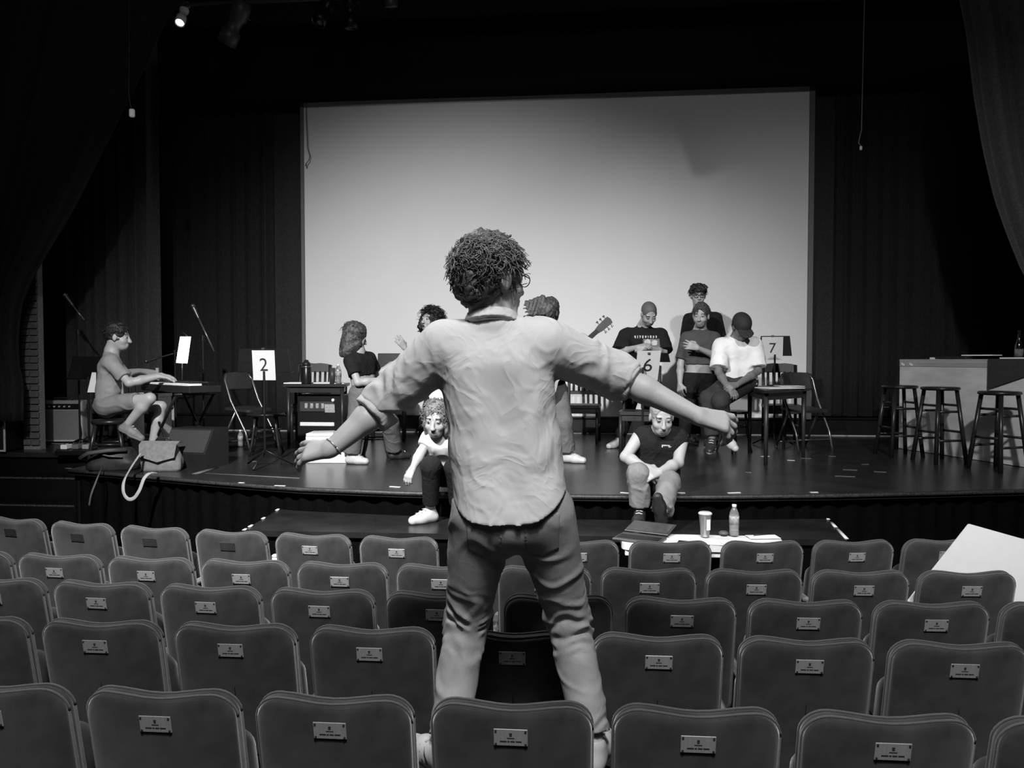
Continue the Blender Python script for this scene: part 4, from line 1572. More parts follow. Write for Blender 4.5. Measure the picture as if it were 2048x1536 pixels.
# ================================================================== people: smooth distance fields meshed into continuous bodies
class Sdf:
    def __init__(self, o):
        self.o = np.asarray(o, float)
        self.prims = []
        self.post = []

    def cap(self, a, b, ra, rb=None, k=.02, flat_b=False, flat_a=False, sub=False):
        rb = ra if rb is None else rb
        a, b = np.asarray(a, float) - self.o, np.asarray(b, float) - self.o
        r = max(ra, rb)
        lo, hi = np.minimum(a, b) - r, np.maximum(a, b) + r
        self.prims.append(('c', lo, hi, k, sub, (a, b, ra, rb, flat_a, flat_b)))

    def path(self, pts, rs, k=.02, flat_a=False, flat_b=False):
        n = len(pts)
        for i in range(n - 1):
            self.cap(pts[i], pts[i + 1], rs[i], rs[i + 1], k, flat_b=flat_b and i == n - 2, flat_a=flat_a and i == 0)

    def ell(self, c, R, r, k=.02, sub=False):
        c = np.asarray(c, float) - self.o
        m_ = max(r)
        self.prims.append(('e', c - m_, c + m_, k, sub, (c, np.asarray(R, float), np.asarray(r, float))))

    def mesh(self, h):
        pad_ = 3 * h
        lo = np.min([p[1] for p in self.prims if not p[4]], 0) - pad_ - .015
        hi = np.max([p[2] for p in self.prims if not p[4]], 0) + pad_ + .015
        n = np.ceil((hi - lo) / h).astype(int) + 1
        A = np.full(n, 1.0, np.float32)
        ax = [(lo[i] + h * np.arange(n[i])).astype(np.float32) for i in range(3)]
        for ty, l, u, k, sub, pr in self.prims:
            mg = k + 4 * h
            i0 = np.maximum(0, np.floor((l - mg - lo) / h).astype(int))
            i1 = np.minimum(n, np.ceil((u + mg - lo) / h).astype(int) + 1)
            if np.any(i1 <= i0):
                continue
            X = ax[0][i0[0]:i1[0]][:, None, None]
            Y = ax[1][i0[1]:i1[1]][None, :, None]
            Z = ax[2][i0[2]:i1[2]][None, None, :]
            if ty == 'c':
                a, b, ra, rb, fa, fb = pr
                ba = b - a
                L2 = float(ba @ ba) + 1e-9
                t = ((X - a[0]) * ba[0] + (Y - a[1]) * ba[1] + (Z - a[2]) * ba[2]) / L2
                tc = np.clip(t, 0, 1)
                d = np.sqrt((X - a[0] - tc * ba[0]) ** 2 + (Y - a[1] - tc * ba[1]) ** 2 + (Z - a[2] - tc * ba[2]) ** 2) - (ra + (rb - ra) * tc)
                L = math.sqrt(L2)
                if fb:
                    d = np.maximum(d, (t - 1) * L)
                if fa:
                    d = np.maximum(d, -t * L)
            else:
                c, R, r = pr
                qx = (X - c[0]) * R[0, 0] + (Y - c[1]) * R[0, 1] + (Z - c[2]) * R[0, 2]
                qy = (X - c[0]) * R[1, 0] + (Y - c[1]) * R[1, 1] + (Z - c[2]) * R[1, 2]
                qz = (X - c[0]) * R[2, 0] + (Y - c[1]) * R[2, 1] + (Z - c[2]) * R[2, 2]
                k0 = np.sqrt((qx / r[0]) ** 2 + (qy / r[1]) ** 2 + (qz / r[2]) ** 2)
                k1 = np.sqrt((qx / r[0] ** 2) ** 2 + (qy / r[1] ** 2) ** 2 + (qz / r[2] ** 2) ** 2) + 1e-6
                d = k0 * (k0 - 1) / k1
            blk = A[i0[0]:i1[0], i0[1]:i1[1], i0[2]:i1[2]]
            if sub:
                d = -d
                hh = np.maximum(k - np.abs(blk - d), 0) / k
                blk[...] = np.maximum(blk, d) + hh * hh * k * .25
            else:
                hh = np.maximum(k - np.abs(blk - d), 0) / k
                blk[...] = np.minimum(blk, d) - hh * hh * k * .25
        if self.post:
            idx = np.nonzero(np.abs(A) < .09)
            P = np.stack([ax[i][idx[i]] for i in range(3)], 1) + self.o.astype(np.float32)
            v = A[idx]
            for f in self.post:
                v = f(P, v)
            A[idx] = v
            # anything far inside but beyond a clip surface
            if getattr(self, 'clips', None):
                idx = np.nonzero(A <= -.09)
                if len(idx[0]):
                    P = np.stack([ax[i][idx[i]] for i in range(3)], 1) + self.o.astype(np.float32)
                    v = A[idx]
                    for f in self.clips:
                        v = f(P, v)
                    A[idx] = v
        # keep the border empty
        for s_ in (0, -1):
            A[s_] = np.maximum(A[s_], .01)
            A[:, s_] = np.maximum(A[:, s_], .01)
            A[:, :, s_] = np.maximum(A[:, :, s_], .01)
        return surface_nets(A, lo, h)

    def clip(self, f):
        """f(P) > 0 is cut away"""
        g = lambda P, v: np.maximum(v, f(P))
        self.post.append(g)
        self.clips = getattr(self, 'clips', []) + [g]

    def build(self, name, h, mats, parent=None, zone=None):
        V, Q = self.mesh(h)
        me = bpy.data.meshes.new(name)
        me.vertices.add(len(V))
        me.vertices.foreach_set('co', V.astype(np.float32).ravel())
        nq = len(Q)
        me.loops.add(nq * 4)
        me.loops.foreach_set('vertex_index', Q.astype(np.int32).ravel())
        me.polygons.add(nq)
        me.polygons.foreach_set('loop_start', np.arange(0, nq * 4, 4, dtype=np.int32))
        me.polygons.foreach_set('loop_total', np.full(nq, 4, np.int32))
        me.update(calc_edges=True)
        me.polygons.foreach_set('use_smooth', np.ones(nq, bool))
        for m_ in mats:
            me.materials.append(m_)
        if zone is not None and len(mats) > 1:
            C = V[Q].mean(1) + self.o
            mi = zone(C)
            me.polygons.foreach_set('material_index', mi.astype(np.int32))
        me.validate()
        ob = bpy.data.objects.new(name, me)
        COL.objects.link(ob)
        if parent is not None:
            ob.parent = parent
            ob.location = tuple(self.o - np.array(parent.location))
        else:
            ob.location = tuple(map(float, self.o))
        return ob


CORN = np.array([[i, j, k] for i in (0, 1) for j in (0, 1) for k in (0, 1)])
EDG = [(a, b) for a in range(8) for b in range(a + 1, 8) if np.abs(CORN[a] - CORN[b]).sum() == 1]


def surface_nets(A, lo, h):
    s = A < 0
    nx, ny, nz = A.shape
    cnt = np.zeros((nx - 1, ny - 1, nz - 1), np.int8)
    for i, j, k in CORN:
        cnt += s[i:nx - 1 + i, j:ny - 1 + j, k:nz - 1 + k]
    act = np.nonzero((cnt > 0) & (cnt < 8))
    N = len(act[0])
    vals = np.stack([A[act[0] + c[0], act[1] + c[1], act[2] + c[2]] for c in CORN], 1)
    acc = np.zeros((N, 3), np.float32)
    num = np.zeros(N, np.float32)
    for a, b in EDG:
        va, vb = vals[:, a], vals[:, b]
        m_ = (va < 0) != (vb < 0)
        t = np.where(m_, va / np.where(m_, va - vb, 1), 0)
        p = CORN[a][None] + t[:, None] * (CORN[b] - CORN[a])[None]
        acc += np.where(m_[:, None], p, 0)
        num += m_
    V = (np.stack(act, 1) + acc / num[:, None]) * h + lo
    ID = np.full((nx - 1, ny - 1, nz - 1), -1, np.int32)
    ID[act] = np.arange(N)
    quads = []
    for axn in range(3):
        sl0 = [slice(None)] * 3
        sl1 = [slice(None)] * 3
        sl0[axn] = slice(0, -1)
        sl1[axn] = slice(1, None)
        a, b = s[tuple(sl0)], s[tuple(sl1)]
        e = np.nonzero(a != b)
        flip = a[e]
        o1, o2 = (axn + 1) % 3, (axn + 2) % 3
        c = np.stack(e, 1)
        ok = (c[:, o1] > 0) & (c[:, o2] > 0)
        for q in (o1, o2):
            ok &= c[:, q] < A.shape[q] - 1
        c, flip = c[ok], flip[ok]
        d1 = np.zeros(3, int)
        d1[o1] = 1
        d2 = np.zeros(3, int)
        d2[o2] = 1
        g = lambda q: ID[q[:, 0], q[:, 1], q[:, 2]]
        q4 = np.stack([g(c - d1 - d2), g(c - d2), g(c), g(c - d1)], 1)
        q4[~flip] = q4[~flip][:, ::-1]
        quads.append(q4)
    return V, np.concatenate(quads)


def waves(seed, f, n=7, squash=(1, 1, 1)):
    rg = np.random.RandomState(seed)
    K = rg.normal(size=(n, 3))
    K /= np.linalg.norm(K, axis=1)[:, None]
    K *= (2 * math.pi * f * (0.6 + .8 * rg.rand(n)))[:, None] * np.array(squash)
    ph = rg.rand(n) * 6.28
    def fn(P):
        return np.sin(P @ K.T.astype(np.float32) + ph.astype(np.float32)).sum(1) / math.sqrt(n)
    return fn


def creases(seed, f, amp, squash=(1, 1, 1), n=6):
    """sharp fold lines like worn cloth"""
    w1, w2 = waves(seed, f, n, squash), waves(seed + 50, f * .45, 5)
    def fn(P, v):
        a = np.abs(w1(P))
        return v - amp * (np.maximum(0, .55 - a) * 1.6 - .25) * (0.55 + .45 * w2(P))
    return fn


def lumps(seed, f, amp, n=8):
    w1 = waves(seed, f, n)
    return lambda P, v: v - amp * w1(P)


def bunch(a, b, t0, width, wl, amp, seed=0):
    """rings of folded cloth around a limb from a to b, centred at t0 (metres from a)"""
    a, b = np.asarray(a, float), np.asarray(b, float)
    d = unit(b - a)
    w_ = waves(seed + 9, 7, 5)
    def fn(P, v):
        s = (P - a) @ d
        near = np.linalg.norm((P - a) - s[:, None] * d, axis=1) < .16
        return v - np.where(near, amp * np.exp(-((s - t0) / width) ** 2) * np.sin(2 * math.pi * s / wl + 3.2 * w_(P)) * (.55 + .6 * w_(P[:, ::-1])), 0)
    return fn


class Frame:
    """head frame: x to the person's image-plane side, y where the face looks, z up"""

    def __init__(self, c, face, hup, s=1.0):
        self.c = np.asarray(c, float)
        self.y = unit(face)
        self.z = unit(np.asarray(hup, float) - self.y * (np.asarray(hup, float) @ self.y))
        self.x = np.cross(self.y, self.z)
        self.s = s
        self.R = np.stack([self.x, self.y, self.z])

    def p(self, x, y, z):
        return self.c + (self.x * x + self.y * y + self.z * z) * self.s

    def local(self, P):
        return ((P - self.c) @ self.R.T) / self.s


FH = np.array([FW[0], FW[1], 0])
FH /= np.linalg.norm(FH)
ZU = np.array([0, 0, 1.0])


def head_prims(S, f, neck, nr=.055):
    s = f.s
    E = lambda c, r, k=.02, sub=False: S.ell(f.p(*c), f.R, [q * s for q in r], k, sub)
    E((0, -.018, .032), (.077, .097, .086))
    E((0, .028, -.035), (.062, .062, .075), .03)
    E((0, .045, -.085), (.042, .042, .032), .03)
    for sx in (-1, 1):
        E((sx * .036, .055, -.032), (.028, .03, .026), .02)
        E((sx * .033, .092, .004), (.017, .013, .010), .012, True)
        E((sx * .032, .077, .004), (.0135, .0135, .0115), .003)
        E((sx * .079, -.006, -.006), (.009, .021, .034), .008)
        E((sx * .012, .103, -.036), (.009, .010, .008), .008)
    S.cap(f.p(-.04, .074, .026), f.p(.04, .074, .026), .012 * s, .012 * s, .014)
    S.cap(f.p(0, .088, .008), f.p(0, .110, -.034), .009 * s, .0125 * s, .012)
    S.cap(f.p(-.018, .088, -.063), f.p(.018, .088, -.063), .0075 * s, .0075 * s, .008)
    S.cap(f.p(-.014, .087, -.075), f.p(.014, .087, -.075), .0085 * s, .0085 * s, .008)
    S.cap(f.p(0, -.03, -.05), neck, nr * s, nr * 1.1, .03)


def head_zone(f, beard=False, mouth_open=False):
    """0 skin, 1 dark (brows, eyes), 2 lips / beard shade"""
    def zn(C):
        q = f.local(C)
        x, y, z = np.abs(q[:, 0]), q[:, 1], q[:, 2]
        out = np.zeros(len(C), int)
        out[(x > .014) & (x < .052) & (z > .024) & (z < .034) & (y > .05)] = 1
        out[(np.hypot(q[:, 0] - np.sign(q[:, 0]) * .032, (z - .004) * 1.5) < .0095) & (y > .07)] = 1
        out[(x < .019) & (z > -.077) & (z < -.061) & (y > .085)] = 2
        if mouth_open:
            out[(x < .016) & (z > -.085) & (z < -.06) & (y > .08)] = 1
        if beard:
            b = (y > .0) & (z < -.045) & (z > -.13) & (y < .2) & (np.linalg.norm(q, axis=1) < .17)
            out[b & (out == 0)] = 2
        return out
    return zn


def hand_prims(S, w, d, n, side, curl=(.35, .45, .3), spread=.12, s=1.0, thumb=.5, curls=None):
    """w wrist, d finger direction, n back of the hand, side = direction of the thumb"""
    d = unit(d)
    n = unit(np.asarray(n, float) - d * (np.asarray(n, float) @ d))
    u = np.cross(d, n)
    if u @ np.asarray(side, float) < 0:
        u = -u
    ks = []
    for i, (off, L) in enumerate(((.032, .076), (.011, .086), (-.010, .080), (-.030, .062))):
        kn = w + d * (.088 - .004 * abs(i - 1)) * s + u * off * s
        S.cap(w + u * off * .55 * s + d * .01, kn, .0155 * s, .0135 * s, .014)
        c = curls[i] if curls else curl
        dd = unit(d + u * spread * (1.2 - i * .8))
        p = kn
        a = 0
        for j, (fr, r0, r1) in enumerate(((.46, .0115, .0098), (.3, .0098, .0088), (.24, .0088, .0076))):
            a += c[j]
            q = p + (dd * math.cos(a) - n * math.sin(a)) * L * fr * s
            S.cap(p, q, r0 * s, r1 * s, .006)
            p = q
        ks.append(kn)
    b0 = w + d * .022 * s + u * .024 * s - n * .008 * s
    b1 = b0 + (u * .75 + d * .6 - n * .35) * .038 * s
    b2 = b1 + unit(d * (1 - thumb * .3) + u * (.55 - thumb) - n * .35) * .034 * s
    b3 = b2 + unit(d * (1 - thumb * .5) + u * (.25 - thumb) - n * .45) * .026 * s
    S.cap(b0, b1, .0165 * s, .0135 * s, .016)
    S.cap(b1, b2, .0125 * s, .011 * s, .008)
    S.cap(b2, b3, .011 * s, .009 * s, .006)


M_skin = mat('skin', 150, .5, .06, 9, .05, 90, spec=.35)
M_skin_t = mat('skin_tan', 150, .5, .06, 9, .05, 90, spec=.35)
M_skin_d = mat('skin_deep', 104, .5, .06, 9, .05, 90, spec=.35)
M_lip = mat('lips', 118, .5, .08)
M_face_dark = mat('brow_dark', 42, .7)
M_stub = mat('stubble', 118, .7, .15, 80)
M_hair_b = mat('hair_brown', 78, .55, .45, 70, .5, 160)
M_hair_d = mat('hair_dark', 26, .5, .4, 70, .5, 160)
M_hair_f = mat('hair_fair', 98, .55, .3, 70, .5, 160)
M_jean = mat('denim_faded', 146, .85, .22, 10, .25, 500, wrinkle=(6, .25, .02))
M_jean2 = mat('denim_mid', 92, .85, .2, 14, .2, 500, wrinkle=(11, .5, .02))
M_blk = mat('black_cotton', 28, .9, .15, 20, .1, 300, spec=.15, wrinkle=(11, .6, .025))
M_chino = mat('dark_trouser', 44, .85, .15, 20, .1, 300)
M_shoe_w = mat('white_leather', 180, .45, .06)
M_shoe_d = mat('dark_leather', 40, .5, .1)
M_sole = mat('shoe_sole', 150, .6, .1)


def shoe(person, ank, toe_dir, sole_z, m_main, m_sole=None, L=.27, h=.007, sole_up=None, laces=True):
    """sole_up: direction of the sole normal when the foot is tilted"""
    up_ = ZU if sole_up is None else unit(sole_up)
    td = unit(np.asarray(toe_dir, float) - up_ * (np.asarray(toe_dir, float) @ up_))
    side = np.cross(td, up_)
    a = np.asarray(ank, float)
    H = (a[2] - sole_z) if sole_up is None else .095
    base = a - up_ * H
    P = lambda f_, s_, u_: base + td * f_ + side * s_ + up_ * u_
    S = Sdf(base)
    hl = -.065
    tl = L + hl
    S.cap(P(hl + .038, 0, .035), P(tl - .11, 0, .038), .036, .040, .02)
    S.cap(P(tl - .12, .004, .034), P(tl - .04, .002, .028), .042, .034, .03)
    S.cap(P(-.005, 0, .05), P(0, 0, max(.085, H - .01)), .040, .042, .03)
    S.cap(P(.03, 0, .06), P(tl - .12, 0, .045), .034, .03, .03)
    S.clip(lambda Q: (base - Q) @ up_)
    def zn(C):
        q = (C - base) @ up_
        return np.where(q < .022, 1, 0)
    o = S.build('shoe', h, [m_main, m_sole or M_sole], person, zn)
    if laces:
        for k in range(3):
            c = P(.055 + .028 * k, 0, .098 - .013 * k)
            MB().tube([c - side * .024 - np.array(o.location) - np.array(person.location), c + up_ * .006 - np.array(o.location) - np.array(person.location),
                       c + side * .024 - np.array(o.location) - np.array(person.location)], .004, 5).build('lace', M_paper2, o)
    return o


LAST = {}


def person(label, base, J, hd, hair=None, skin=M_skin, lips=M_lip, top=None, pants=None, shoes=None, hands=None, g=1.0, h=.008, hc=.010,
           beard=False, mouth_open=False, hs=1.06, belly=0.0, name='person', arm=1.0):
    """J joints in world space: neck sA sB eA eB wA wB hA hB kA kB aA aB; A = image left, B = image right"""
    f = Frame(*hd, s=hs)
    S = Sdf(base)
    J = {k: np.asarray(v, float) for k, v in J.items()}
    ms, mp = (J['sA'] + J['sB']) / 2, (J['hA'] + J['hB']) / 2
    lat = unit(J['sB'] - J['sA'])
    latp = unit(J['hB'] - J['hA'])
    head_prims(S, f, J['neck'], .056)
    S.cap(J['neck'], ms - (ms - mp) * .1, .06 * g, .08 * g, .04)
    S.cap(J['sA'] + lat * .03, J['sB'] - lat * .03, .05 * g, .05 * g, .04)
    dn = mp - ms
    for q in 'AB':
        S.cap(J['neck'], J['s' + q] * .8 + ms * .2, .04 * g, .042 * g, .035)
    for s_ in (-1, 1):
        S.cap(ms + lat * s_ * .06 * g + dn * .18, mp + latp * s_ * .05 * g - dn * .1, .092 * g, .088 * g, .05)
    S.cap(mp - latp * .06, mp + latp * .06, .09 * g, .09 * g, .04)
    for q in 'AB':
        S.cap(J['s' + q], J['e' + q], .047 * arm * g, .037 * arm, .03)
        m_ = J['e' + q] * .65 + J['w' + q] * .35
        S.cap(J['e' + q], m_, .037 * arm, .040 * arm, .02)
        S.cap(m_, J['w' + q], .040 * arm, .026 * arm, .02)
        S.cap(J['h' + q], J['k' + q], .078 * g, .052, .03)
        m_ = J['k' + q] * .65 + J['a' + q] * .35
        S.cap(J['k' + q], m_, .050, .053, .02)
        S.cap(m_, J['a' + q], .053, .036, .02)
    if hands:
        for q, (dv, nv, sd, kw) in hands.items():
            hand_prims(S, J['w' + q], np.asarray(dv, float), np.asarray(nv, float), np.asarray(sd, float), **kw)
    body = S.build(name, h, [skin, M_face_dark, M_stub if beard else lips], None, head_zone(f, beard, mouth_open))
    tag(body, label, 'person')
    if top:
        T = Sdf(base)
        k = .045
        gi = g * top.get('girth', 1.0)
        T.cap(J['sA'] + lat * .02, J['sB'] - lat * .02, .062 * gi, .062 * gi, k)
        T.cap(J['neck'] - (J['neck'] - ms) * .5, ms + dn * .1, .06 * gi, .095 * gi, k)
        t_end = top.get('hem', 1.0)
        for q in 'AB':
            T.cap(J['neck'] - (J['neck'] - ms) * .3, J['s' + q] * .75 + ms * .25, .056 * gi, .062 * gi, .04)
        for s_ in (-1, 1):
            if t_end < .75:
                T.cap(ms + lat * s_ * .07 * gi + dn * .14, ms + dn * t_end + lat * s_ * top.get('waist', .055) * gi, .108 * gi, .104 * gi + belly, k, flat_b=True)
                continue
            T.cap(ms + lat * s_ * .07 * gi + dn * .14, ms + dn * .62 + lat * s_ * top.get('waist', .055) * gi, .108 * gi, .10 * gi + belly, k)
            T.cap(ms + dn * .62 + lat * s_ * top.get('waist', .055) * gi, ms + dn * t_end + latp * s_ * .065 * gi + top.get('hem_off', 0), .10 * gi + belly, top.get('hem_r', .108) * gi, k, flat_b=True)
        sl = top.get('sleeve', .62)
        for q in 'AB':
            fr = sl[q] if isinstance(sl, dict) else sl
            if fr > 0:
                e_ = J['s' + q] + (J['e' + q] - J['s' + q]) * min(fr, 1)
                T.cap(J['s' + q], e_, top.get('sl_r0', .062) * gi, top.get('cuff_r', .066) * gi, k * .8, flat_b=fr <= 1)
                if fr > 1:
                    e2 = J['e' + q] + (J['w' + q] - J['e' + q]) * (fr - 1)
                    T.cap(J['e' + q], e2, top.get('cuff_r', .066) * gi, top.get('cuff_r', .066) * .85 * gi, k * .8, flat_b=True)
            elif fr < 0:
                T.cap(J['e' + q] + (J['s' + q] - J['e' + q]) * .98, J['e' + q], .085, .08, .01, sub=True)
        T.post.append(creases(top.get('seed', 3), top.get('freq', 6.5), top.get('crease', .008)))
        for fn in top.get('post', []):
            T.post.append(fn)
        for fn in top.get('clip', []):
            T.clip(fn)
        # open the neck
        if top.get('neckcut', True):
            T.ell(J['neck'] + unit(J['neck'] - ms) * .05 + f.y * .012, np.eye(3), [.072, .072, .055], .01, True)
        T.build(top.get('name', 'shirt'), top.get('h', hc), top['mats'], body, top.get('zone'))
    if pants:
        T = Sdf(base)
        gp = g * pants.get('girth', 1.0)
        up_ = -unit(dn)
        T.cap(mp - latp * .055, mp + latp * .055, .112 * gp, .112 * gp, .04)
        T.cap(mp, mp + up_ * pants.get('rise', .10), .12 * gp, .115 * gp, .04, flat_b=True)
        ln = pants.get('len', 2.0)
        r0, r1, r2 = pants.get('r', (.092, .068, .058))
        for q in 'AB':
            if ln >= 1:
                T.cap(J['h' + q], J['k' + q], r0 * gp, r1, .035)
                e_ = J['k' + q] + (J['a' + q] - J['k' + q]) * (ln - 1)
                if ln > 1.01:
                    T.cap(J['k' + q], e_, r1, r2, .03, flat_b=True)
            else:
                e_ = J['h' + q] + (J['k' + q] - J['h' + q]) * ln
                T.cap(J['h' + q], e_, r0 * gp, r1, .035, flat_b=True)
            for (seg, t0, wd, wl, am) in pants.get('bunch', []):
                a_, b_ = (J['h' + q], J['k' + q]) if seg == 0 else (J['k' + q], J['a' + q])
                T.post.append(bunch(a_, b_, t0, wd, wl, am, seed=ord(q)))
        T.post.append(creases(pants.get('seed', 5), pants.get('freq', 6), pants.get('crease', .007)))
        if 'waist' in pants:
            T.clip(lambda P: (P - mp) @ up_ - pants['waist'])
        LAST['pants'] = T
        T.build(pants.get('name', 'jeans'), pants.get('h', hc), pants['mats'], body, pants.get('zone'))
    if shoes:
        for q, kw in shoes.items():
            shoe(body, J['a' + q], **kw)
    if hair:
        hair(body, f)
    return body, f


# ------------------------------------------------------------------ hair styles (head-local shapes)
def hair_build(f, body, adds, subs, mats, noise, h=.007, name='hair', clip=None):
    S = Sdf(f.c)
    for c, r in adds:
        S.ell(f.p(*c), f.R, [q * f.s for q in r], .02)
    for c in subs:
        S.ell(f.p(*c[0]), f.R, [q * f.s for q in c[1]], .022, True)
    for n_ in noise:
        S.post.append(n_)
    if clip:
        S.clip(clip)
    return S.build(name, h, mats, body)


FACE_CUT = [((0, .118, -.008), (.07, .085, .098)), ((0, .03, -.14), (.09, .09, .075))]


def hair_short(m_, thick=.008, amp=.003, seed=1, top=.0, tufts=0):
    def fn(body, f):
        if tufts:
            curls(f, body, m_, tufts, .086 + thick, .035, seed, rad=.003, length=.028, ymax=.08, name='tufts')
        hair_build(f, body, [((0, -.02, .036 + top * .5), (.078 + thick, .098 + thick, .087 + thick + top))],
                   FACE_CUT + [((0.1, -.0, -.03), (.028, .03, .06)), ((-.1, 0, -.03), (.028, .03, .06))], [m_], [lumps(seed, 28, amp)])
    return fn


def curls(f, body, m_, n, r_in, zmin, seed, rad=.0035, length=.05, ymax=.06, name='curls', center=(0, -.02, .035), scale=(1, 1.15, 1.05), ears=False):
    """loose curl tubes standing out of the hair"""
    rg = np.random.RandomState(seed)
    mm = MB()
    made = 0
    while made < n:
        v = unit(rg.normal(size=3))
        q = np.array(center) + v * np.array(scale) * r_in
        if q[2] < zmin or (q[1] > ymax and q[2] < .075) or (ears and abs(q[0]) > .055 and q[2] < .035 and q[1] > -.045):
            continue
        nrm = unit(v / np.array(scale))
        t1 = unit(np.cross(nrm, rg.normal(size=3)))
        t2 = np.cross(nrm, t1)
        L = length * rg.uniform(.6, 1.3)
        R = rg.uniform(.006, .012)
        tw = rg.uniform(4, 9)
        pts = []
        for i in range(8):
            s = i / 7.0
            pts.append(f.p(*(q + nrm * (L * .55 * s - .008) + t1 * (R * math.sin(tw * s) + L * .5 * s * s) + t2 * R * (math.cos(tw * s) - 1) - np.array([0, 0, .3]) * L * s * s)))
        b = np.array(body.location)
        mm.tube([p - b for p in pts], [rad * f.s * (1.15 - .8 * i / 7) for i in range(8)], 4)
        made += 1
    o = mm.build(name, m_, body, weld=False)
    o['kind'] = 'stuff'
    return o


def glasses(f, body, m_=None, r=.023, thick=.0022):
    m_ = m_ or M_dark_pl
    b = np.array(body.location)
    mm = MB()
    for sx in (-1, 1):
        mm.tube([f.p(sx * .033 + r * math.cos(a), .102, .0 + r * .8 * math.sin(a)) - b for a in np.linspace(0, 6.283, 17)], thick * f.s, 5)
        mm.tube([f.p(sx * .056, .100, .006) - b, f.p(sx * .08, .06, .008) - b, f.p(sx * .084, -.005, .008) - b, f.p(sx * .083, -.02, -.008) - b], thick * f.s, 5)
    mm.tube([f.p(-.011, .103, .004) - b, f.p(0, .108, .008) - b, f.p(.011, .103, .004) - b], thick * f.s, 5)
    return mm.build('glasses', m_, body)

def JP(d):
    return {k: D(*v) for k, v in d.items()}


def base_of(p, z):
    return np.array([float(p[0]), float(p[1]), z])


# ------------------------------------------------------------------ the conductor standing on the armrests, back to us
ARM_Z = .06 + .512
J = JP(dict(neck=(984, 636, 2.43), sA=(890, 694, 2.43), sB=(1086, 688, 2.43), eA=(770, 806, 2.52), wA=(662, 898, 2.44), eB=(1234, 752, 2.54), wB=(1394, 832, 2.46),
            hA=(966, 1034, 2.43), hB=(1084, 1026, 2.43), kA=(934, 1240, 2.58), kB=(1136, 1234, 2.57), aA=(893, 1478, 2.40), aB=(1186, 1474, 2.42)))
J['aA'][2] = J['aB'][2] = ARM_Z + .095
base = base_of((J['aA'] + J['aB']) / 2, ARM_Z)
hpx = lambda px, py, d=2.44: D(px, py, d)
mp_ = (J['hA'] + J['hB']) / 2
zc_hem = D(1000, 1050, 2.30)[2]


def hem(P):
    u = (P - mp_) @ RT
    rise = np.where(u > 0, .14 * np.clip(u / .2, 0, 1.3) ** 2.6, .07 * np.clip(-u / .19, 0, 1.3) ** 6)
    return zc_hem + rise - P[:, 2]


def back_folds(P, v):
    """long diagonal drags from the armpits and soft horizontal billows above the hem"""
    q = P - mp_
    u, z = q @ RT, q[:, 2]
    back = (q @ FH) < .06
    a = np.exp(-((np.abs(u + .02) - .10 - (.42 - z) * -.10) / .028) ** 2) * np.exp(-((z - .33) / .12) ** 2)
    b = np.sin((z + .28 * u) * 55 + 2.5 * np.sin(u * 9)) * np.exp(-((z - .05) / .11) ** 2) * .5
    c = np.sin((z - .5 * u) * 40 + 2 * np.sin(u * 14 + 1)) * np.exp(-((u - .1) / .08) ** 2) * np.exp(-((z - .2) / .14) ** 2) * .6
    c2 = np.sin((z + .6 * u) * 38 + 2 * np.sin(u * 12)) * np.exp(-((u + .12) / .07) ** 2) * np.exp(-((z - .24) / .13) ** 2) * .6
    return v - np.where(back, .006 * a + .0035 * b + .0045 * c + .0045 * c2, 0)


M_shirt = mat('pale_oxford_shirt', 188, .85, .04, 6, .1, 700, wrinkle=(6, .45, .03))
cond_top = dict(mats=[M_shirt], sleeve=1.16, neckcut=False, sl_r0=.086, cuff_r=.074, hem=1.4, hem_r=.138, hem_off=-FH * .05, girth=1.03, crease=.0035, freq=10, seed=12, waist=.068, h=.0062, name='shirt',
                post=[back_folds, bunch(J['sA'], J['eA'], .22, .10, .07, .0045, 2), bunch(J['sB'], J['eB'], .22, .10, .065, .0045, 5)],
                clip=[hem])


def jean_zone(C):
    return np.zeros(len(C), int)


def hair_cond(body, f):
    hair_build(f, body, [((0, -.02, .05), (.088, .108, .095)), ((0, -.045, -.005), (.082, .088, .10))],
               FACE_CUT + [((0.1, .015, -.03), (.04, .05, .06)), ((-.1, .015, -.03), (.04, .05, .06)), ((0, 0, -.165), (.12, .12, .07))], [M_hair_b],
               [lumps(3, 22, .006), lumps(4, 45, .003)], h=.006)
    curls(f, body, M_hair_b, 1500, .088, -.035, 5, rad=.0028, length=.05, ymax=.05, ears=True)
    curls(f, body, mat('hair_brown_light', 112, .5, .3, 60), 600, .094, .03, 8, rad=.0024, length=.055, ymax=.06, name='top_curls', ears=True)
    glasses(f, body, M_dark_pl, .024, .0016)


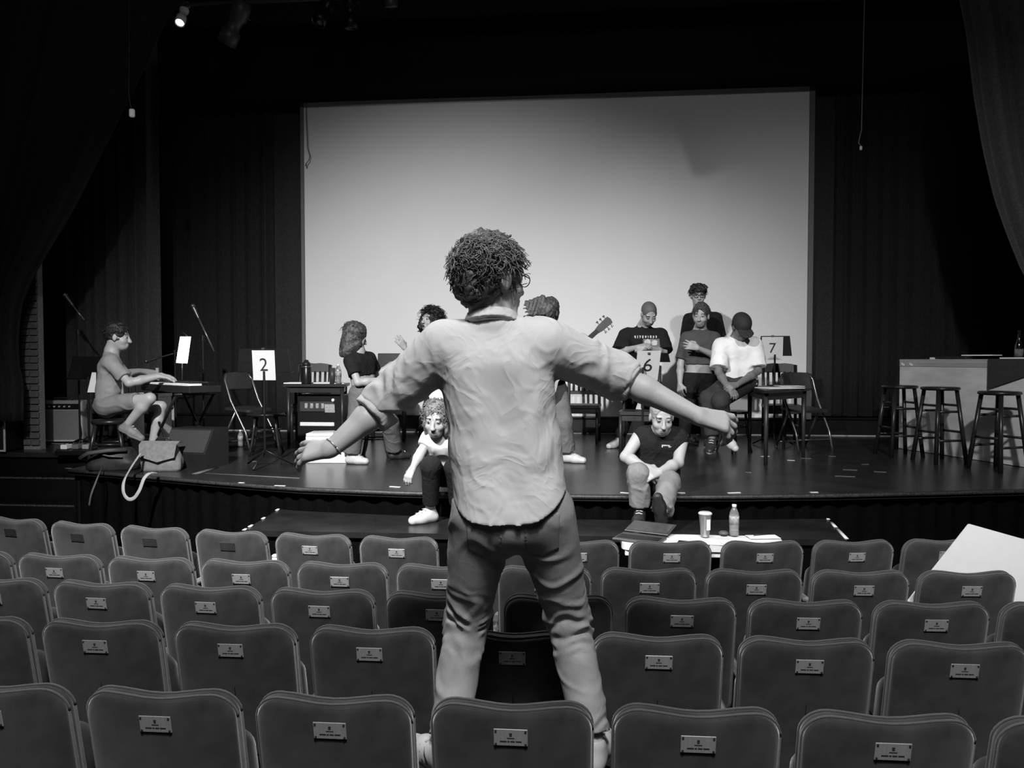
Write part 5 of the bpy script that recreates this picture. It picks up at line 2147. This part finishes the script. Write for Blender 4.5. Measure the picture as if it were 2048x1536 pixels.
head_face = FH * math.cos(math.radians(52)) + RT * math.sin(math.radians(52)) - ZU * .03
RH = dict(curls=[(.15, .55, .4), (.45, .6, .4), (.65, .65, .45), (.85, .6, .4)], spread=.22, s=1.12, thumb=.1)
LH = dict(curls=[(.1, .25, .2), (.2, .3, .2), (.3, .35, .25), (.4, .4, .3)], spread=.25, s=1.05, thumb=.2)
hands = dict(A=(-RT * .85 + FH * .35 - ZU * .12, ZU * .7 - RT * .1 - FH * .6, FH * .8 + ZU * .4, LH),
             B=(RT * .93 + FH * .08 - ZU * .22, ZU * .75 - FH * .6 + RT * .1, FH * .6 + ZU * .4, RH))
cond, fC = person('man seen from behind in a pale shirt and jeans, arms spread, standing on seat arms', base, J, (D(985, 557, 2.42), head_face, ZU + RT * .02), hair_cond, skin=mat('skin_conductor', 172, .5, .06, 9, .05, 90, spec=.35), hands=hands,
                  top=cond_top,
                  pants=dict(mats=[M_jean], r=(.106, .074, .062), len=1.93, rise=.06, girth=1.02, crease=.009, freq=6.5, h=.0062, seed=21,
                             bunch=[(0, .36, .08, .04, .006), (1, .05, .06, .036, .006), (1, .38, .05, .035, .007)]),
                  shoes=dict(A=dict(toe_dir=FH * .75 - RT * .65, sole_z=ARM_Z, m_main=M_shoe_w, m_sole=M_shoe_w, h=.006, L=.29),
                             B=dict(toe_dir=FH * .95 + RT * .3, sole_z=ARM_Z, m_main=M_shoe_w, m_sole=M_shoe_w, h=.006, L=.29)),
                  h=.0055, hs=1.05, g=1.0, arm=1.12)
bl = np.array(cond.location)
# collar: a folded band standing round the neck
cc, ax_u = D(983, 634, 2.43), unit(ZU * .95 + FH * .22)
S_ = Sdf(base)
S_.cap(cc - ax_u * .03, cc + ax_u * .05, .080, .066, .008, flat_b=True, flat_a=True)
S_.cap(cc - ax_u * .022, cc + ax_u * .012, .092, .081, .004, flat_b=True, flat_a=True)
S_.post.append(lumps(6, 9, .002))
S_.build('collar', .005, [M_shirt], cond)
# rolled cuffs
for q in 'AB':
    d_ = unit(J['w' + q] - J['e' + q])
    S_ = Sdf(base)
    c0 = J['e' + q] + d_ * .012
    S_.cap(c0, c0 + d_ * .052, .074 if q == 'A' else .07, .068 if q == 'A' else .064, .01, flat_a=True, flat_b=True)
    S_.post.append(lumps(7, 14, .003))
    S_.post.append(creases(8, 9, .005))
    S_.build('rolled_cuff', .006, [M_shirt], cond)
# yoke seam and back patch pockets of the jeans
wv = unit(J['eA'] - J['wA'])
c0 = J['wA'] + wv * .012
MB().tube([c0 + (np.cross(wv, ZU) * math.cos(a) + np.cross(wv, np.cross(wv, ZU)) * math.sin(a)) * .031 - bl for a in np.linspace(0, 6.283, 20)], .012, 6, .35, nrm=wv).build('watch', mat('watch_band', 170, .35, .05, metal=.5), cond)
# back pockets
PT = LAST['pants']
for u0 in (-.088, .092):
    K_ = Sdf(base)
    K_.prims = list(PT.prims)
    K_.post = list(PT.post) + [lambda P, v: v - .0035]

    def pk(P, u0=u0):
        q = P - mp_
        u, z = q @ RT - u0, q[:, 2]
        return np.maximum(np.maximum(np.abs(u) - .055, np.maximum(z - .03, -.12 + .5 * np.abs(u) - z)), q @ FH + .02)
    K_.clip(pk)
    K_.build('back_pocket', .006, [mat('denim_pocket', 132, .85, .2, 12, .25, 500)], cond)
# three dark side stripes on the left shoe
for o_ in cond.children:
    if o_.name.startswith('shoe') and (o_.location.x + cond.location.x) < np.mean([J['aA'][0], J['aB'][0]]):
        td = unit(FH * .75 - RT * .65)
        sd = unit(np.cross(td, ZU))
        for k in range(3):
            s0 = np.array([0, 0, 0]) + td * (.045 + .026 * k)
            for sg in (1, -1):
                MB().tube([s0 + sd * sg * .041 + ZU * .03, s0 + td * .018 + sd * sg * .040 + ZU * .055, s0 + td * .03 + sd * sg * .030 + ZU * .072], .0055, 5, .5).build('stripe', M_dark_pl, o_)
for k, (dx) in enumerate((-.075, .085)):
    pass

# ------------------------------------------------------------------ pianist
J = JP(dict(neck=(224, 702, 7.27), sA=(221, 725, 7.12), sB=(222, 722, 7.44), eA=(258, 766, 7.08), wA=(318, 753, 7.22), eB=(262, 764, 7.5), wB=(322, 750, 7.5),
            hA=(214, 812, 7.16), hB=(214, 810, 7.36), kA=(300, 797, 7.08), kB=(322, 813, 7.36), aA=(256, 848, 7.10), aB=(304, 893, 7.34)))
base = base_of(J['hA'], SZ)
hk_ = dict(curl=(.25, .3, .2), s=.95)
pn, fp_ = person('seated pianist in a grey polo and shorts playing the keyboard', base, J, (D(236, 674, 7.26), RT * .97 + FH * .2 - ZU * .1, ZU + RT * .08),
                 hair_short(M_hair_d, .012, .004, 2, .006, 120), hands=dict(A=(RT * .9 + FH * .2 - ZU * .15, ZU, FH, hk_), B=(RT * .9 + FH * .2 - ZU * .15, ZU, -FH, hk_)),
                 top=dict(mats=[mat('grey_polo', 125, .9, .12, 12)], sleeve=.75, hem=1.02, crease=.009, seed=31, name='polo_shirt', girth=1.05, cuff_r=.064),
                 pants=dict(mats=[mat('grey_shorts', 112, .9, .12, 12)], len=.70, r=(.1, .078, .06), name='shorts', crease=.009, rise=.06),
                 shoes=dict(A=dict(toe_dir=RT * .85 - ZU * .35 + FH * .1, sole_z=0, sole_up=ZU * .85 + RT * .45, m_main=mat('grey_sneaker', 110, .6), m_sole=M_sole),
                            B=dict(toe_dir=RT * .9 + FH * .3, sole_z=SZ, m_main=mat('grey_sneaker', 110, .6), m_sole=M_sole)), g=.97)

# ------------------------------------------------------------------ woman in a dark top at the left of the screen, clapping
J = JP(dict(neck=(716, 703, 7.28), sA=(700, 722, 7.18), sB=(740, 717, 7.42), eA=(716, 765, 7.12), wA=(768, 760, 7.18), eB=(756, 752, 7.52), wB=(782, 728, 7.5),
            hA=(717, 788, 7.22), hB=(742, 788, 7.38), kA=(712, 848, 7.22), kB=(780, 846, 7.42), aA=(703, 912, 7.25), aB=(788, 900, 7.6)))
J['aA'][2] = J['aB'][2] = SZ + .095
base = base_of(J['aA'], SZ)


def hair_bob(body, f):
    hair_build(f, body, [((0, -.02, .04), (.094, .112, .098)), ((0, -.045, -.05), (.09, .075, .11)), ((.045, -.04, -.13), (.052, .06, .09)), ((-.045, -.04, -.13), (.052, .06, .09)),
                         ((.062, .01, -.06), (.03, .05, .09)), ((-.062, .01, -.06), (.03, .05, .09))],
               [((0, .115, -.04), (.05, .075, .1))], [mat('hair_chestnut', 62, .5, .5, 50, .5, 120)], [lumps(11, 14, .004), lumps(12, 34, .0025)], h=.008)
    curls(f, body, mat('hair_chestnut', 62), 120, .097, -.12, 6, rad=.003, length=.05, ymax=.03, name='loose_hair')


kh = dict(curl=(.1, .15, .1), s=.9, spread=.05)
person('woman with shoulder-length wavy hair in a dark top and jeans, clapping', base, J, (D(711, 673, 7.26), RT * .85 + FH * .45 - ZU * .3, ZU + RT * .15), hair_bob,
       hands=dict(A=(RT * .9 + ZU * .15 + FH * .2, ZU * .7 - FH * .6, ZU, kh), B=(RT * .7 - ZU * .2 - FH * .3, ZU * .5 + FH * .6, ZU, kh)),
       top=dict(mats=[M_blk], sleeve=.62, hem=.46, name='dark_top', crease=.006, girth=.98), pants=dict(mats=[M_jean2], r=(.1, .085, .085), len=1.95, rise=.1, waist=.13, seed=41, girth=1.0),
       shoes=dict(A=dict(toe_dir=RT * .95 - FH * .2, sole_z=SZ, m_main=M_shoe_w, L=.25), B=dict(toe_dir=RT * .8 + FH * .4, sole_z=SZ, m_main=M_shoe_d, m_sole=M_shoe_d, L=.25)), g=.94, arm=.95)

# ------------------------------------------------------------------ singer with dark curls behind the conductor's left arm
J = JP(dict(neck=(868, 672, 8.4), sA=(846, 692, 8.36), sB=(896, 690, 8.42), eA=(826, 722, 8.3), wA=(810, 697, 8.16), eB=(906, 735, 8.4), wB=(900, 770, 8.25),
            hA=(868, 780, 8.4), hB=(898, 780, 8.4), kA=(852, 838, 8.36), kB=(896, 838, 8.36), aA=(846, 886, 8.45), aB=(898, 886, 8.45)))
J['aA'][2] = J['aB'][2] = SZ + .095
base = base_of((J['aA'] + J['aB']) / 2, SZ)


def hair_curly(body, f):
    hair_build(f, body, [((0, -.03, .045), (.115, .122, .108)), ((0, -.05, -.04), (.125, .09, .12)), ((.095, -.0, -.05), (.045, .07, .1)), ((-.095, 0, -.05), (.045, .07, .1))],
               [((0, .125, -.02), (.066, .095, .1))], [M_hair_d], [lumps(13, 18, .009), lumps(14, 40, .005)], h=.008)
    curls(f, body, M_hair_d, 480, .115, -.13, 9, rad=.0038, length=.08, ymax=.04, name='loose_curls')


person('singing woman with dark curly hair and one hand raised', base, J, (D(861, 641, 8.38), -FH * .75 - RT * .6 + ZU * .1, ZU + RT * .12), hair_curly, skin=M_skin, mouth_open=True,
       hands=dict(A=(-RT * .5 + ZU * .75 - FH * .2, -FH * .4 - ZU * .3 + RT * .5, RT * .5 + ZU * .3, dict(curl=(.1, .15, .1), s=.95, spread=.2)), B=(-RT * .3 - ZU * .8, -FH, RT, dict(curl=(.3, .3, .2), s=.9))),
       top=dict(mats=[M_blk], sleeve=.9, hem=1.0, name='dark_top'), pants=dict(mats=[M_blk], name='trousers', len=1.9), shoes=dict(A=dict(toe_dir=-FH, sole_z=SZ, m_main=M_shoe_d, L=.25), B=dict(toe_dir=-FH + RT * .3, sole_z=SZ, m_main=M_shoe_d, L=.25)), g=.92, arm=.92)

# ------------------------------------------------------------------ fair-haired woman sitting on the stage edge, leaning forward
J = JP(dict(neck=(876, 866, 5.52), sA=(858, 876, 5.50), sB=(903, 878, 5.52), eA=(842, 905, 5.45), wA=(826, 936, 5.36), eB=(868, 778, 5.60), wB=(892, 822, 5.66),
            hA=(872, 945, 5.78), hB=(912, 945, 5.78), kA=(862, 932, 5.36), kB=(910, 935, 5.36), aA=(861, 1012, 5.50), aB=(915, 1012, 5.5)))
J['aA'][2] = J['aB'][2] = PZ + .095
base = base_of((J['hA'] + J['hB']) / 2, SZ)


def hair_fair(body, f):
    hair_build(f, body, [((0, -.02, .038), (.09, .108, .096)), ((0, -.05, -.04), (.08, .07, .09)), ((.072, .0, -.05), (.022, .045, .08)), ((-.072, .0, -.05), (.022, .045, .08))],
               [((0, .118, -.01), (.06, .082, .1))], [M_hair_f], [lumps(15, 11, .004), lumps(16, 30, .0015)], h=.007)
    curls(f, body, M_hair_f, 220, .098, -.03, 17, rad=.0028, length=.05, ymax=.06, name='loose_hair')


person('fair-haired woman in a white top leaning forward on the stage edge', base, J, (D(873, 838, 5.42), -FH * .85 - RT * .15 - ZU * .25, ZU * .9 - FH * .3), hair_fair,
       hands=dict(A=(-RT * .4 - ZU * .8 - FH * .3, -FH * .7 - RT * .5, FH, dict(curl=(.4, .5, .4), s=.85)), B=(-RT * .3 - ZU * .8, FH, RT, dict(curl=(.4, .5, .3), s=.85))),
       top=dict(mats=[mat('white_knit', 205, .9, .06, 30)], sleeve=dict(A=.55, B=1.0), hem=1.0, crease=.010, seed=51, name='white_top', hem_r=.12, girth=.95),
       pants=dict(mats=[M_blk], name='leggings', len=1.86, r=(.088, .07, .058), crease=.003), shoes=dict(A=dict(toe_dir=-FH * .55 - RT * .75, sole_z=PZ, m_main=M_shoe_w, m_sole=M_shoe_w, L=.25), B=dict(toe_dir=-FH * .9 + RT * .3, sole_z=PZ, m_main=M_shoe_w, m_sole=M_shoe_w, L=.25)), g=.9, arm=.9)

# ------------------------------------------------------------------ guitarist behind the conductor's right shoulder
J = JP(dict(neck=(1094, 655, 7.32), sA=(1064, 682, 7.36), sB=(1128, 684, 7.30), eA=(1050, 745, 7.42), wA=(1082, 762, 7.15), eB=(1158, 728, 7.26), wB=(1176, 690, 7.12),
            hA=(1082, 780, 7.35), hB=(1116, 780, 7.33), kA=(1076, 845, 7.3), kB=(1127, 845, 7.28), aA=(1070, 902, 7.4), aB=(1134, 908, 7.36)))
J['aA'][2] = J['aB'][2] = SZ + .095
base = base_of((J['aA'] + J['aB']) / 2, SZ)


def hair_blown(body, f):
    S_ = Sdf(f.c)
    S_.ell(f.p(0, -.02, .036), f.R, [.088 * f.s, .108 * f.s, .097 * f.s], .02)
    S_.ell(f.p(0, -.05, -.05), f.R, [.08 * f.s, .06 * f.s, .08 * f.s], .03)
    S_.ell(f.p(0, .05, .02), f.R, [.085 * f.s, .07 * f.s, .09 * f.s], .03)
    for k in range(9):
        a = k / 8.0
        s0 = D(1085 + 10 * a, 596 + 30 * a, 7.22)
        s1 = D(1062 + 6 * a, 604 + 24 * a, 7.18)
        s2 = D(1048 + 14 * a * (k % 2), 602 + 30 * a, 7.16)
        S_.path([s0, s1, s2], [.03, .02, .006], .012)
    S_.ell(f.p(0, .13, -.06), f.R, [.05 * f.s, .06 * f.s, .07 * f.s], .015, True)
    S_.post.append(lumps(17, 26, .004))
    S_.build('hair', .007, [mat('hair_chestnut', 62)], body)


person('guitarist with wind-blown brown hair in a dark top and jeans', base, J, (D(1097, 623, 7.30), -FH * .75 - RT * .45 - ZU * .35, ZU * .9 - FH * .35), hair_blown,
       hands=dict(A=(RT * .5 - ZU * .5 - FH * .3, -FH, ZU, dict(curl=(.4, .4, .3), s=.95)), B=(ZU * .8 - RT * .25 + FH * .1, RT * .8 + FH * .1, -FH, dict(curl=(.7, .9, .6), s=1.0))),
       top=dict(mats=[M_blk], sleeve=.6, hem=1.0, name='dark_top'), pants=dict(mats=[M_jean2], len=1.93, r=(.1, .088, .085), seed=61, bunch=[(1, .36, .06, .04, .007)]),
       shoes=dict(A=dict(toe_dir=-FH * .9 - RT * .3, sole_z=SZ, m_main=M_shoe_w, L=.26), B=dict(toe_dir=RT * .9 - FH * .4, sole_z=SZ, m_main=mat('pale_sneaker', 170, .5), L=.27)), g=.96)
# the guitar
gb, gh = D(1098, 748, 7.1), D(1205, 652, 7.02)
gd = unit(gh - gb)
gn = unit(-FH + gd * (FH @ gd))
gs = np.cross(gn, gd)
t = thing('acoustic_guitar', 'acoustic guitar whose headstock shows above the conductor\'s sleeve', 'guitar', gb)
GL = float(np.linalg.norm(gh - gb))
ol = [(-.22, .0), (-.215, .1), (-.15, .17), (-.06, .165), (.02, .11), (.08, .1), (.15, .125), (.21, .1), (.24, .04), (.24, -.04), (.21, -.1), (.15, -.125), (.08, -.1), (.02, -.11), (-.06, -.165), (-.15, -.17), (-.215, -.1)]
MB().prism(ol, .09, (0, 0, 0), gd, gs).build('guitar_body', mat('spruce', 140, .4, .15, 8), t)
MB().prism([(.2, -.026), (GL - .07, -.022), (GL - .07, .022), (.2, .026)], .022, gn * .04, gd, gs).build('neck', mat('rosewood', 40, .5), t)
hdk = MB().prism([(GL - .075, -.024), (GL - .03, -.034), (GL + .09, -.038), (GL + .1, 0), (GL + .09, .038), (GL - .03, .034), (GL - .075, .024)], .02, gn * .035, gd, gs).build('headstock', mat('headstock_wood', 62, .4), t)
for s_ in (-1, 1):
    for k in range(3):
        q = gd * (GL - .015 + .04 * k) + gs * s_ * .036 + gn * .035
        pg = MB().cyl(q, q + gs * s_ * .018, .004, n=6).cyl(q + gs * s_ * .018, q + gs * s_ * .034, .009, .011, 8).build('tuning_peg', M_steel, hdk)
for k in range(6):
    o_ = gs * (-.016 + .0064 * k) + gn * .053
    MB().tube([gd * -.12 + o_, gd * (GL - .06) + o_], .0012, 4).build('string', M_steel, t)

# ------------------------------------------------------------------ shaved-head man in a printed black tee, head bowed
J = JP(dict(neck=(1287, 652, 8.58), sA=(1253, 672, 8.6), sB=(1320, 672, 8.6), eA=(1241, 704, 8.5), wA=(1276, 694, 8.3), eB=(1328, 704, 8.5), wB=(1296, 696, 8.3),
            hA=(1268, 765, 8.62), hB=(1302, 765, 8.62), kA=(1256, 826, 8.58), kB=(1300, 826, 8.6), aA=(1238, 882, 8.62), aB=(1302, 882, 8.66)))
J['aA'][2] = J['aB'][2] = SZ + .095
base = base_of((J['aA'] + J['aB']) / 2, SZ)
tc7 = (J['sA'] + J['sB']) / 2


def zone7(C):
    q = C - tc7
    u, z = q @ RT, q[:, 2]
    fr = (q @ FH) < -.03
    o = np.zeros(len(C), int)
    o[fr & (u > -.02) & (u < .16) & (z > -.16) & (z < -.035)] = 2
    o[fr & (np.hypot(u - .03, (z + .075)) < .035)] = 1
    o[fr & (np.hypot(u - .105, (z + .08)) < .032)] = 1
    o[fr & (u > -.13) & (u < .15) & (z > -.025) & (z < -.0) & (np.sin(u * 210) > .1)] = 1
    return o


kf = dict(curl=(.5, .6, .4), s=1.0)
person('man with shaved head in a printed black tee looking down at his hands', base, J, (D(1298, 628, 8.46), -FH * .72 + RT * .1 - ZU * .62, ZU * .75 - FH * .6), hair_short(mat('shaved_hair', 84, .7, .2, 90), .0025, .0005, 4),
       skin=M_skin_t, beard=True, hands=dict(A=(RT * .85 - FH * .3 + ZU * .2, -FH * .5 + ZU * .8, ZU, kf), B=(-RT * .85 - FH * .3, -FH * .5 + ZU * .8, ZU, kf)),
       top=dict(mats=[M_blk, mat('print_pale', 170, .8, .2, 60), mat('print_mid', 95, .8, .4, 50)], sleeve=.98, sl_r0=.085, cuff_r=.095, hem=1.03, hem_r=.125, girth=1.1, zone=zone7, h=.008, name='printed_tee', seed=71),
       pants=dict(mats=[M_blk], name='trousers', len=1.92, r=(.095, .075, .065)), shoes=dict(A=dict(toe_dir=-FH * .6 - RT * .7, sole_z=SZ, m_main=M_shoe_w, m_sole=M_shoe_w), B=dict(toe_dir=-FH, sole_z=SZ, m_main=M_shoe_w)), g=1.02)

# ------------------------------------------------------------------ tall man with glasses and dark curls at the back
J = JP(dict(neck=(1398, 618, 8.98), sA=(1376, 638, 9.0), sB=(1434, 636, 9.0), eA=(1368, 690, 9.0), wA=(1376, 735, 8.95), eB=(1446, 690, 9.0), wB=(1440, 735, 8.95),
            hA=(1392, 742, 9.0), hB=(1422, 742, 9.0), kA=(1388, 815, 9.0), kB=(1424, 815, 9.0), aA=(1386, 875, 9.05), aB=(1426, 875, 9.05)))
J['aA'][2] = J['aB'][2] = SZ + .095
base = base_of((J['aA'] + J['aB']) / 2, SZ)


def hair_top(body, f):
    hair_build(f, body, [((0, -.01, .06), (.09, .105, .078)), ((0, -.04, .01), (.082, .08, .08)), ((.05, .04, .09), (.04, .05, .04)), ((-.055, .05, .08), (.04, .045, .04))],
               [((0, .115, -.035), (.07, .075, .085))], [M_hair_d], [lumps(19, 22, .008), lumps(20, 45, .004)], h=.008)
    curls(f, body, M_hair_d, 300, .088, .02, 11, rad=.0036, length=.045, ymax=.09)
    glasses(f, body, M_dark_pl, .025, .0034)


person('man with glasses and dark curly hair in a black tee standing at the back', base, J, (D(1396, 591, 8.95), -FH * .95 - RT * .1 - ZU * .1, ZU), hair_top, skin=M_skin,
       hands=dict(A=(-ZU, -FH, RT, dict(s=.95)), B=(-ZU, -FH, -RT, dict(s=.95))), top=dict(mats=[M_blk], sleeve=.7, hem=1.02, name='black_tee'), pants=dict(mats=[M_blk], name='trousers', len=1.92),
       shoes=dict(A=dict(toe_dir=-FH, sole_z=SZ, m_main=M_shoe_d), B=dict(toe_dir=-FH, sole_z=SZ, m_main=M_shoe_d)), g=.98)

# ------------------------------------------------------------------ man in a cropped grey tee, hand on his chest
J = JP(dict(neck=(1400, 658, 8.52), sA=(1372, 676, 8.52), sB=(1430, 676, 8.5), eA=(1361, 728, 8.52), wA=(1360, 768, 8.42), eB=(1440, 716, 8.42), wB=(1396, 696, 8.24),
            hA=(1380, 758, 8.52), hB=(1414, 758, 8.52), kA=(1374, 824, 8.48), kB=(1412, 824, 8.48), aA=(1368, 882, 8.55), aB=(1416, 882, 8.52)))
J['aA'][2] = J['aB'][2] = SZ + .095
base = base_of((J['aA'] + J['aB']) / 2, SZ)
person('man in a cropped grey tee and black trousers holding his chest', base, J, (D(1402, 632, 8.44), -FH * .85 + RT * -.4 - ZU * .15, ZU + RT * .05), hair_short(mat('hair_short_brown', 56, .6, .4, 60), .008, .005, 6, .012, 160), beard=True, skin=M_skin_t,
       hands=dict(A=(-ZU * .95 - FH * .1, -FH * .5 - RT * .6, -FH, dict(curl=(.4, .5, .3))), B=(-RT * .9 + ZU * .25, -FH, ZU, dict(curl=(.15, .3, .2), spread=.2))),
       top=dict(mats=[mat('grey_tee', 66, .9, .12, 15)], sleeve=.8, hem=.64, girth=1.04, name='cropped_tee', seed=81, cuff_r=.07), pants=dict(mats=[M_blk], name='trousers', len=1.9, r=(.098, .08, .07), rise=.06, waist=.07, bunch=[(0, .2, .15, .07, .008)]),
       shoes=dict(A=dict(toe_dir=-FH * .8 - RT * .5, sole_z=SZ, m_main=M_shoe_d, m_sole=M_shoe_w), B=dict(toe_dir=-FH + RT * .2, sole_z=SZ, m_main=M_shoe_d, m_sole=M_shoe_w)), g=1.0)

# ------------------------------------------------------------------ man in a cap and white polo sitting on the table
tz = SZ + TH
J = JP(dict(neck=(1475, 676, 7.72), sA=(1442, 692, 7.74), sB=(1508, 690, 7.74), eA=(1437, 744, 7.62), wA=(1456, 776, 7.42), eB=(1516, 742, 7.66), wB=(1474, 770, 7.42),
            hA=(1462, 764, 7.80), hB=(1496, 764, 7.80), kA=(1416, 796, 7.52), kB=(1440, 802, 7.38), aA=(1424, 878, 7.52), aB=(1456, 872, 7.60)))
dz = tz + .105 - (J['hA'][2] + J['hB'][2]) / 2
base = base_of((J['hA'] + J['hB']) / 2, tz)


def cap_hat(body, f):
    hair_build(f, body, [((0, -.03, .0), (.084, .09, .08))], [((0, .115, -.03), (.08, .095, .1)), ((0, 0, -.14), (.12, .12, .07))], [M_hair_d], [lumps(21, 30, .003)], h=.008)
    S_ = Sdf(f.c)
    S_.ell(f.p(0, -.018, .045), f.R, [.09 * f.s, .11 * f.s, .088 * f.s], .01)
    S_.ell(f.p(0, .105, .035), f.R, [.075 * f.s, .075 * f.s, .010 * f.s], .012)
    z0 = f
    S_.clip(lambda P: np.where(f.local(P)[:, 1] < .07, .02 - f.local(P)[:, 2], -1) * f.s)
    S_.build('cap', .008, [mat('dark_cap', 36, .8, .15, 30)], body)
    b = np.array(body.location)
    MB().sphere(tuple(f.p(0, -.018, .133) - b), .008, 8, 6).build('cap_button', mat('dark_cap', 36), body)


person('bowed man in a dark cap and white polo sitting on the table', base, J, (D(1483, 654, 7.60), -FH * .62 + RT * .12 - ZU * .72, ZU * .68 - FH * .7), cap_hat, skin=M_skin_d, beard=True,
       hands=dict(A=(RT * .3 - FH * .6 - ZU * .4, ZU * .7 - FH * .6, RT, dict(curl=(.6, .7, .5))), B=(-RT * .7 - FH * .4 - ZU * .1, ZU * .6 - FH * .7, ZU, dict(curl=(.6, .7, .5)))),
       top=dict(mats=[mat('white_polo', 214, .9, .05, 12)], sleeve=.86, sl_r0=.078, cuff_r=.084, hem=1.08, girth=1.08, belly=.01, name='polo_shirt', seed=91), pants=dict(mats=[M_chino], len=1.9, r=(.1, .078, .07), rise=.05, name='trousers'),
       shoes=dict(A=dict(toe_dir=-FH * .8 - RT * .3 - ZU * .3, sole_z=0, sole_up=ZU - FH * .3, m_main=M_shoe_d, m_sole=M_shoe_w), B=dict(toe_dir=-FH * .8 + RT * .2 - ZU * .3, sole_z=0, sole_up=ZU - FH * .3, m_main=M_shoe_w, m_sole=M_shoe_w)), g=1.03)
# open collar
# ------------------------------------------------------------------ man in a sleeveless black tee sitting on the stage edge
J = JP(dict(neck=(1322, 862, 5.66), sA=(1279, 872, 5.70), sB=(1364, 876, 5.70), eA=(1251, 914, 5.60), wA=(1288, 934, 5.44), eB=(1356, 926, 5.58), wB=(1320, 944, 5.42),
            hA=(1288, 958, 5.82), hB=(1334, 958, 5.82), kA=(1276, 948, 5.42), kB=(1338, 964, 5.42), aA=(1280, 1016, 5.46), aB=(1322, 1030, 5.18)))
J['aA'][2] = PZ + .095
base = base_of((J['hA'] + J['hB']) / 2, SZ)
fdir = -FH
person('man in a sleeveless black tee and jeans sitting on the stage edge', base, J, (D(1323, 834, 5.58), -FH * .9 - ZU * .35, ZU * .9 - FH * .3), hair_short(mat('hair_greyish', 128, .6, .2, 80), .003, .002, 8), skin=M_skin, arm=1.08,
       hands=dict(A=(RT * .6 - ZU * .5 - FH * .3, -FH * .6 - RT * .3 + ZU * .4, ZU, dict(curl=(.3, .4, .3), s=1.02)), B=(-RT * .8 - FH * .4 - ZU * .1, -FH * .6 + ZU * .5, ZU, dict(curl=(.5, .6, .4), s=1.02))),
       top=dict(mats=[M_blk, mat('tee_logo', 160, .8, .3, 60)], sleeve=0, hem=.98, girth=1.06, name='sleeveless_tee', seed=101,
                zone=lambda C: (((C - D(1332, 893, 5.6)) @ FH < .02) & (np.hypot(((C - D(1332, 893, 5.6)) @ RT) / .035, (C - D(1332, 893, 5.6))[:, 2] / .012) < 1) & (np.hypot(((C - D(1332, 893, 5.6)) @ RT) / .025, (C - D(1332, 893, 5.6))[:, 2] / .005) > 1)).astype(int)),
       pants=dict(mats=[mat('denim_worn', 112, .85, .25, 9, .25, 500, wrinkle=(7, .4, .02))], len=1.88, r=(.098, .08, .075), seed=111, crease=.010, bunch=[(1, .3, .06, .045, .009)]),
       shoes=dict(A=dict(toe_dir=-FH * .95 - RT * .25, sole_z=PZ, m_main=M_shoe_d, m_sole=M_shoe_w, L=.29), B=dict(toe_dir=ZU * .75 - FH * .2 - RT * .15, sole_z=0, sole_up=FH * .75 + ZU * .3 + RT * .1, m_main=M_shoe_d, m_sole=M_shoe_d, L=.29)), g=1.02)
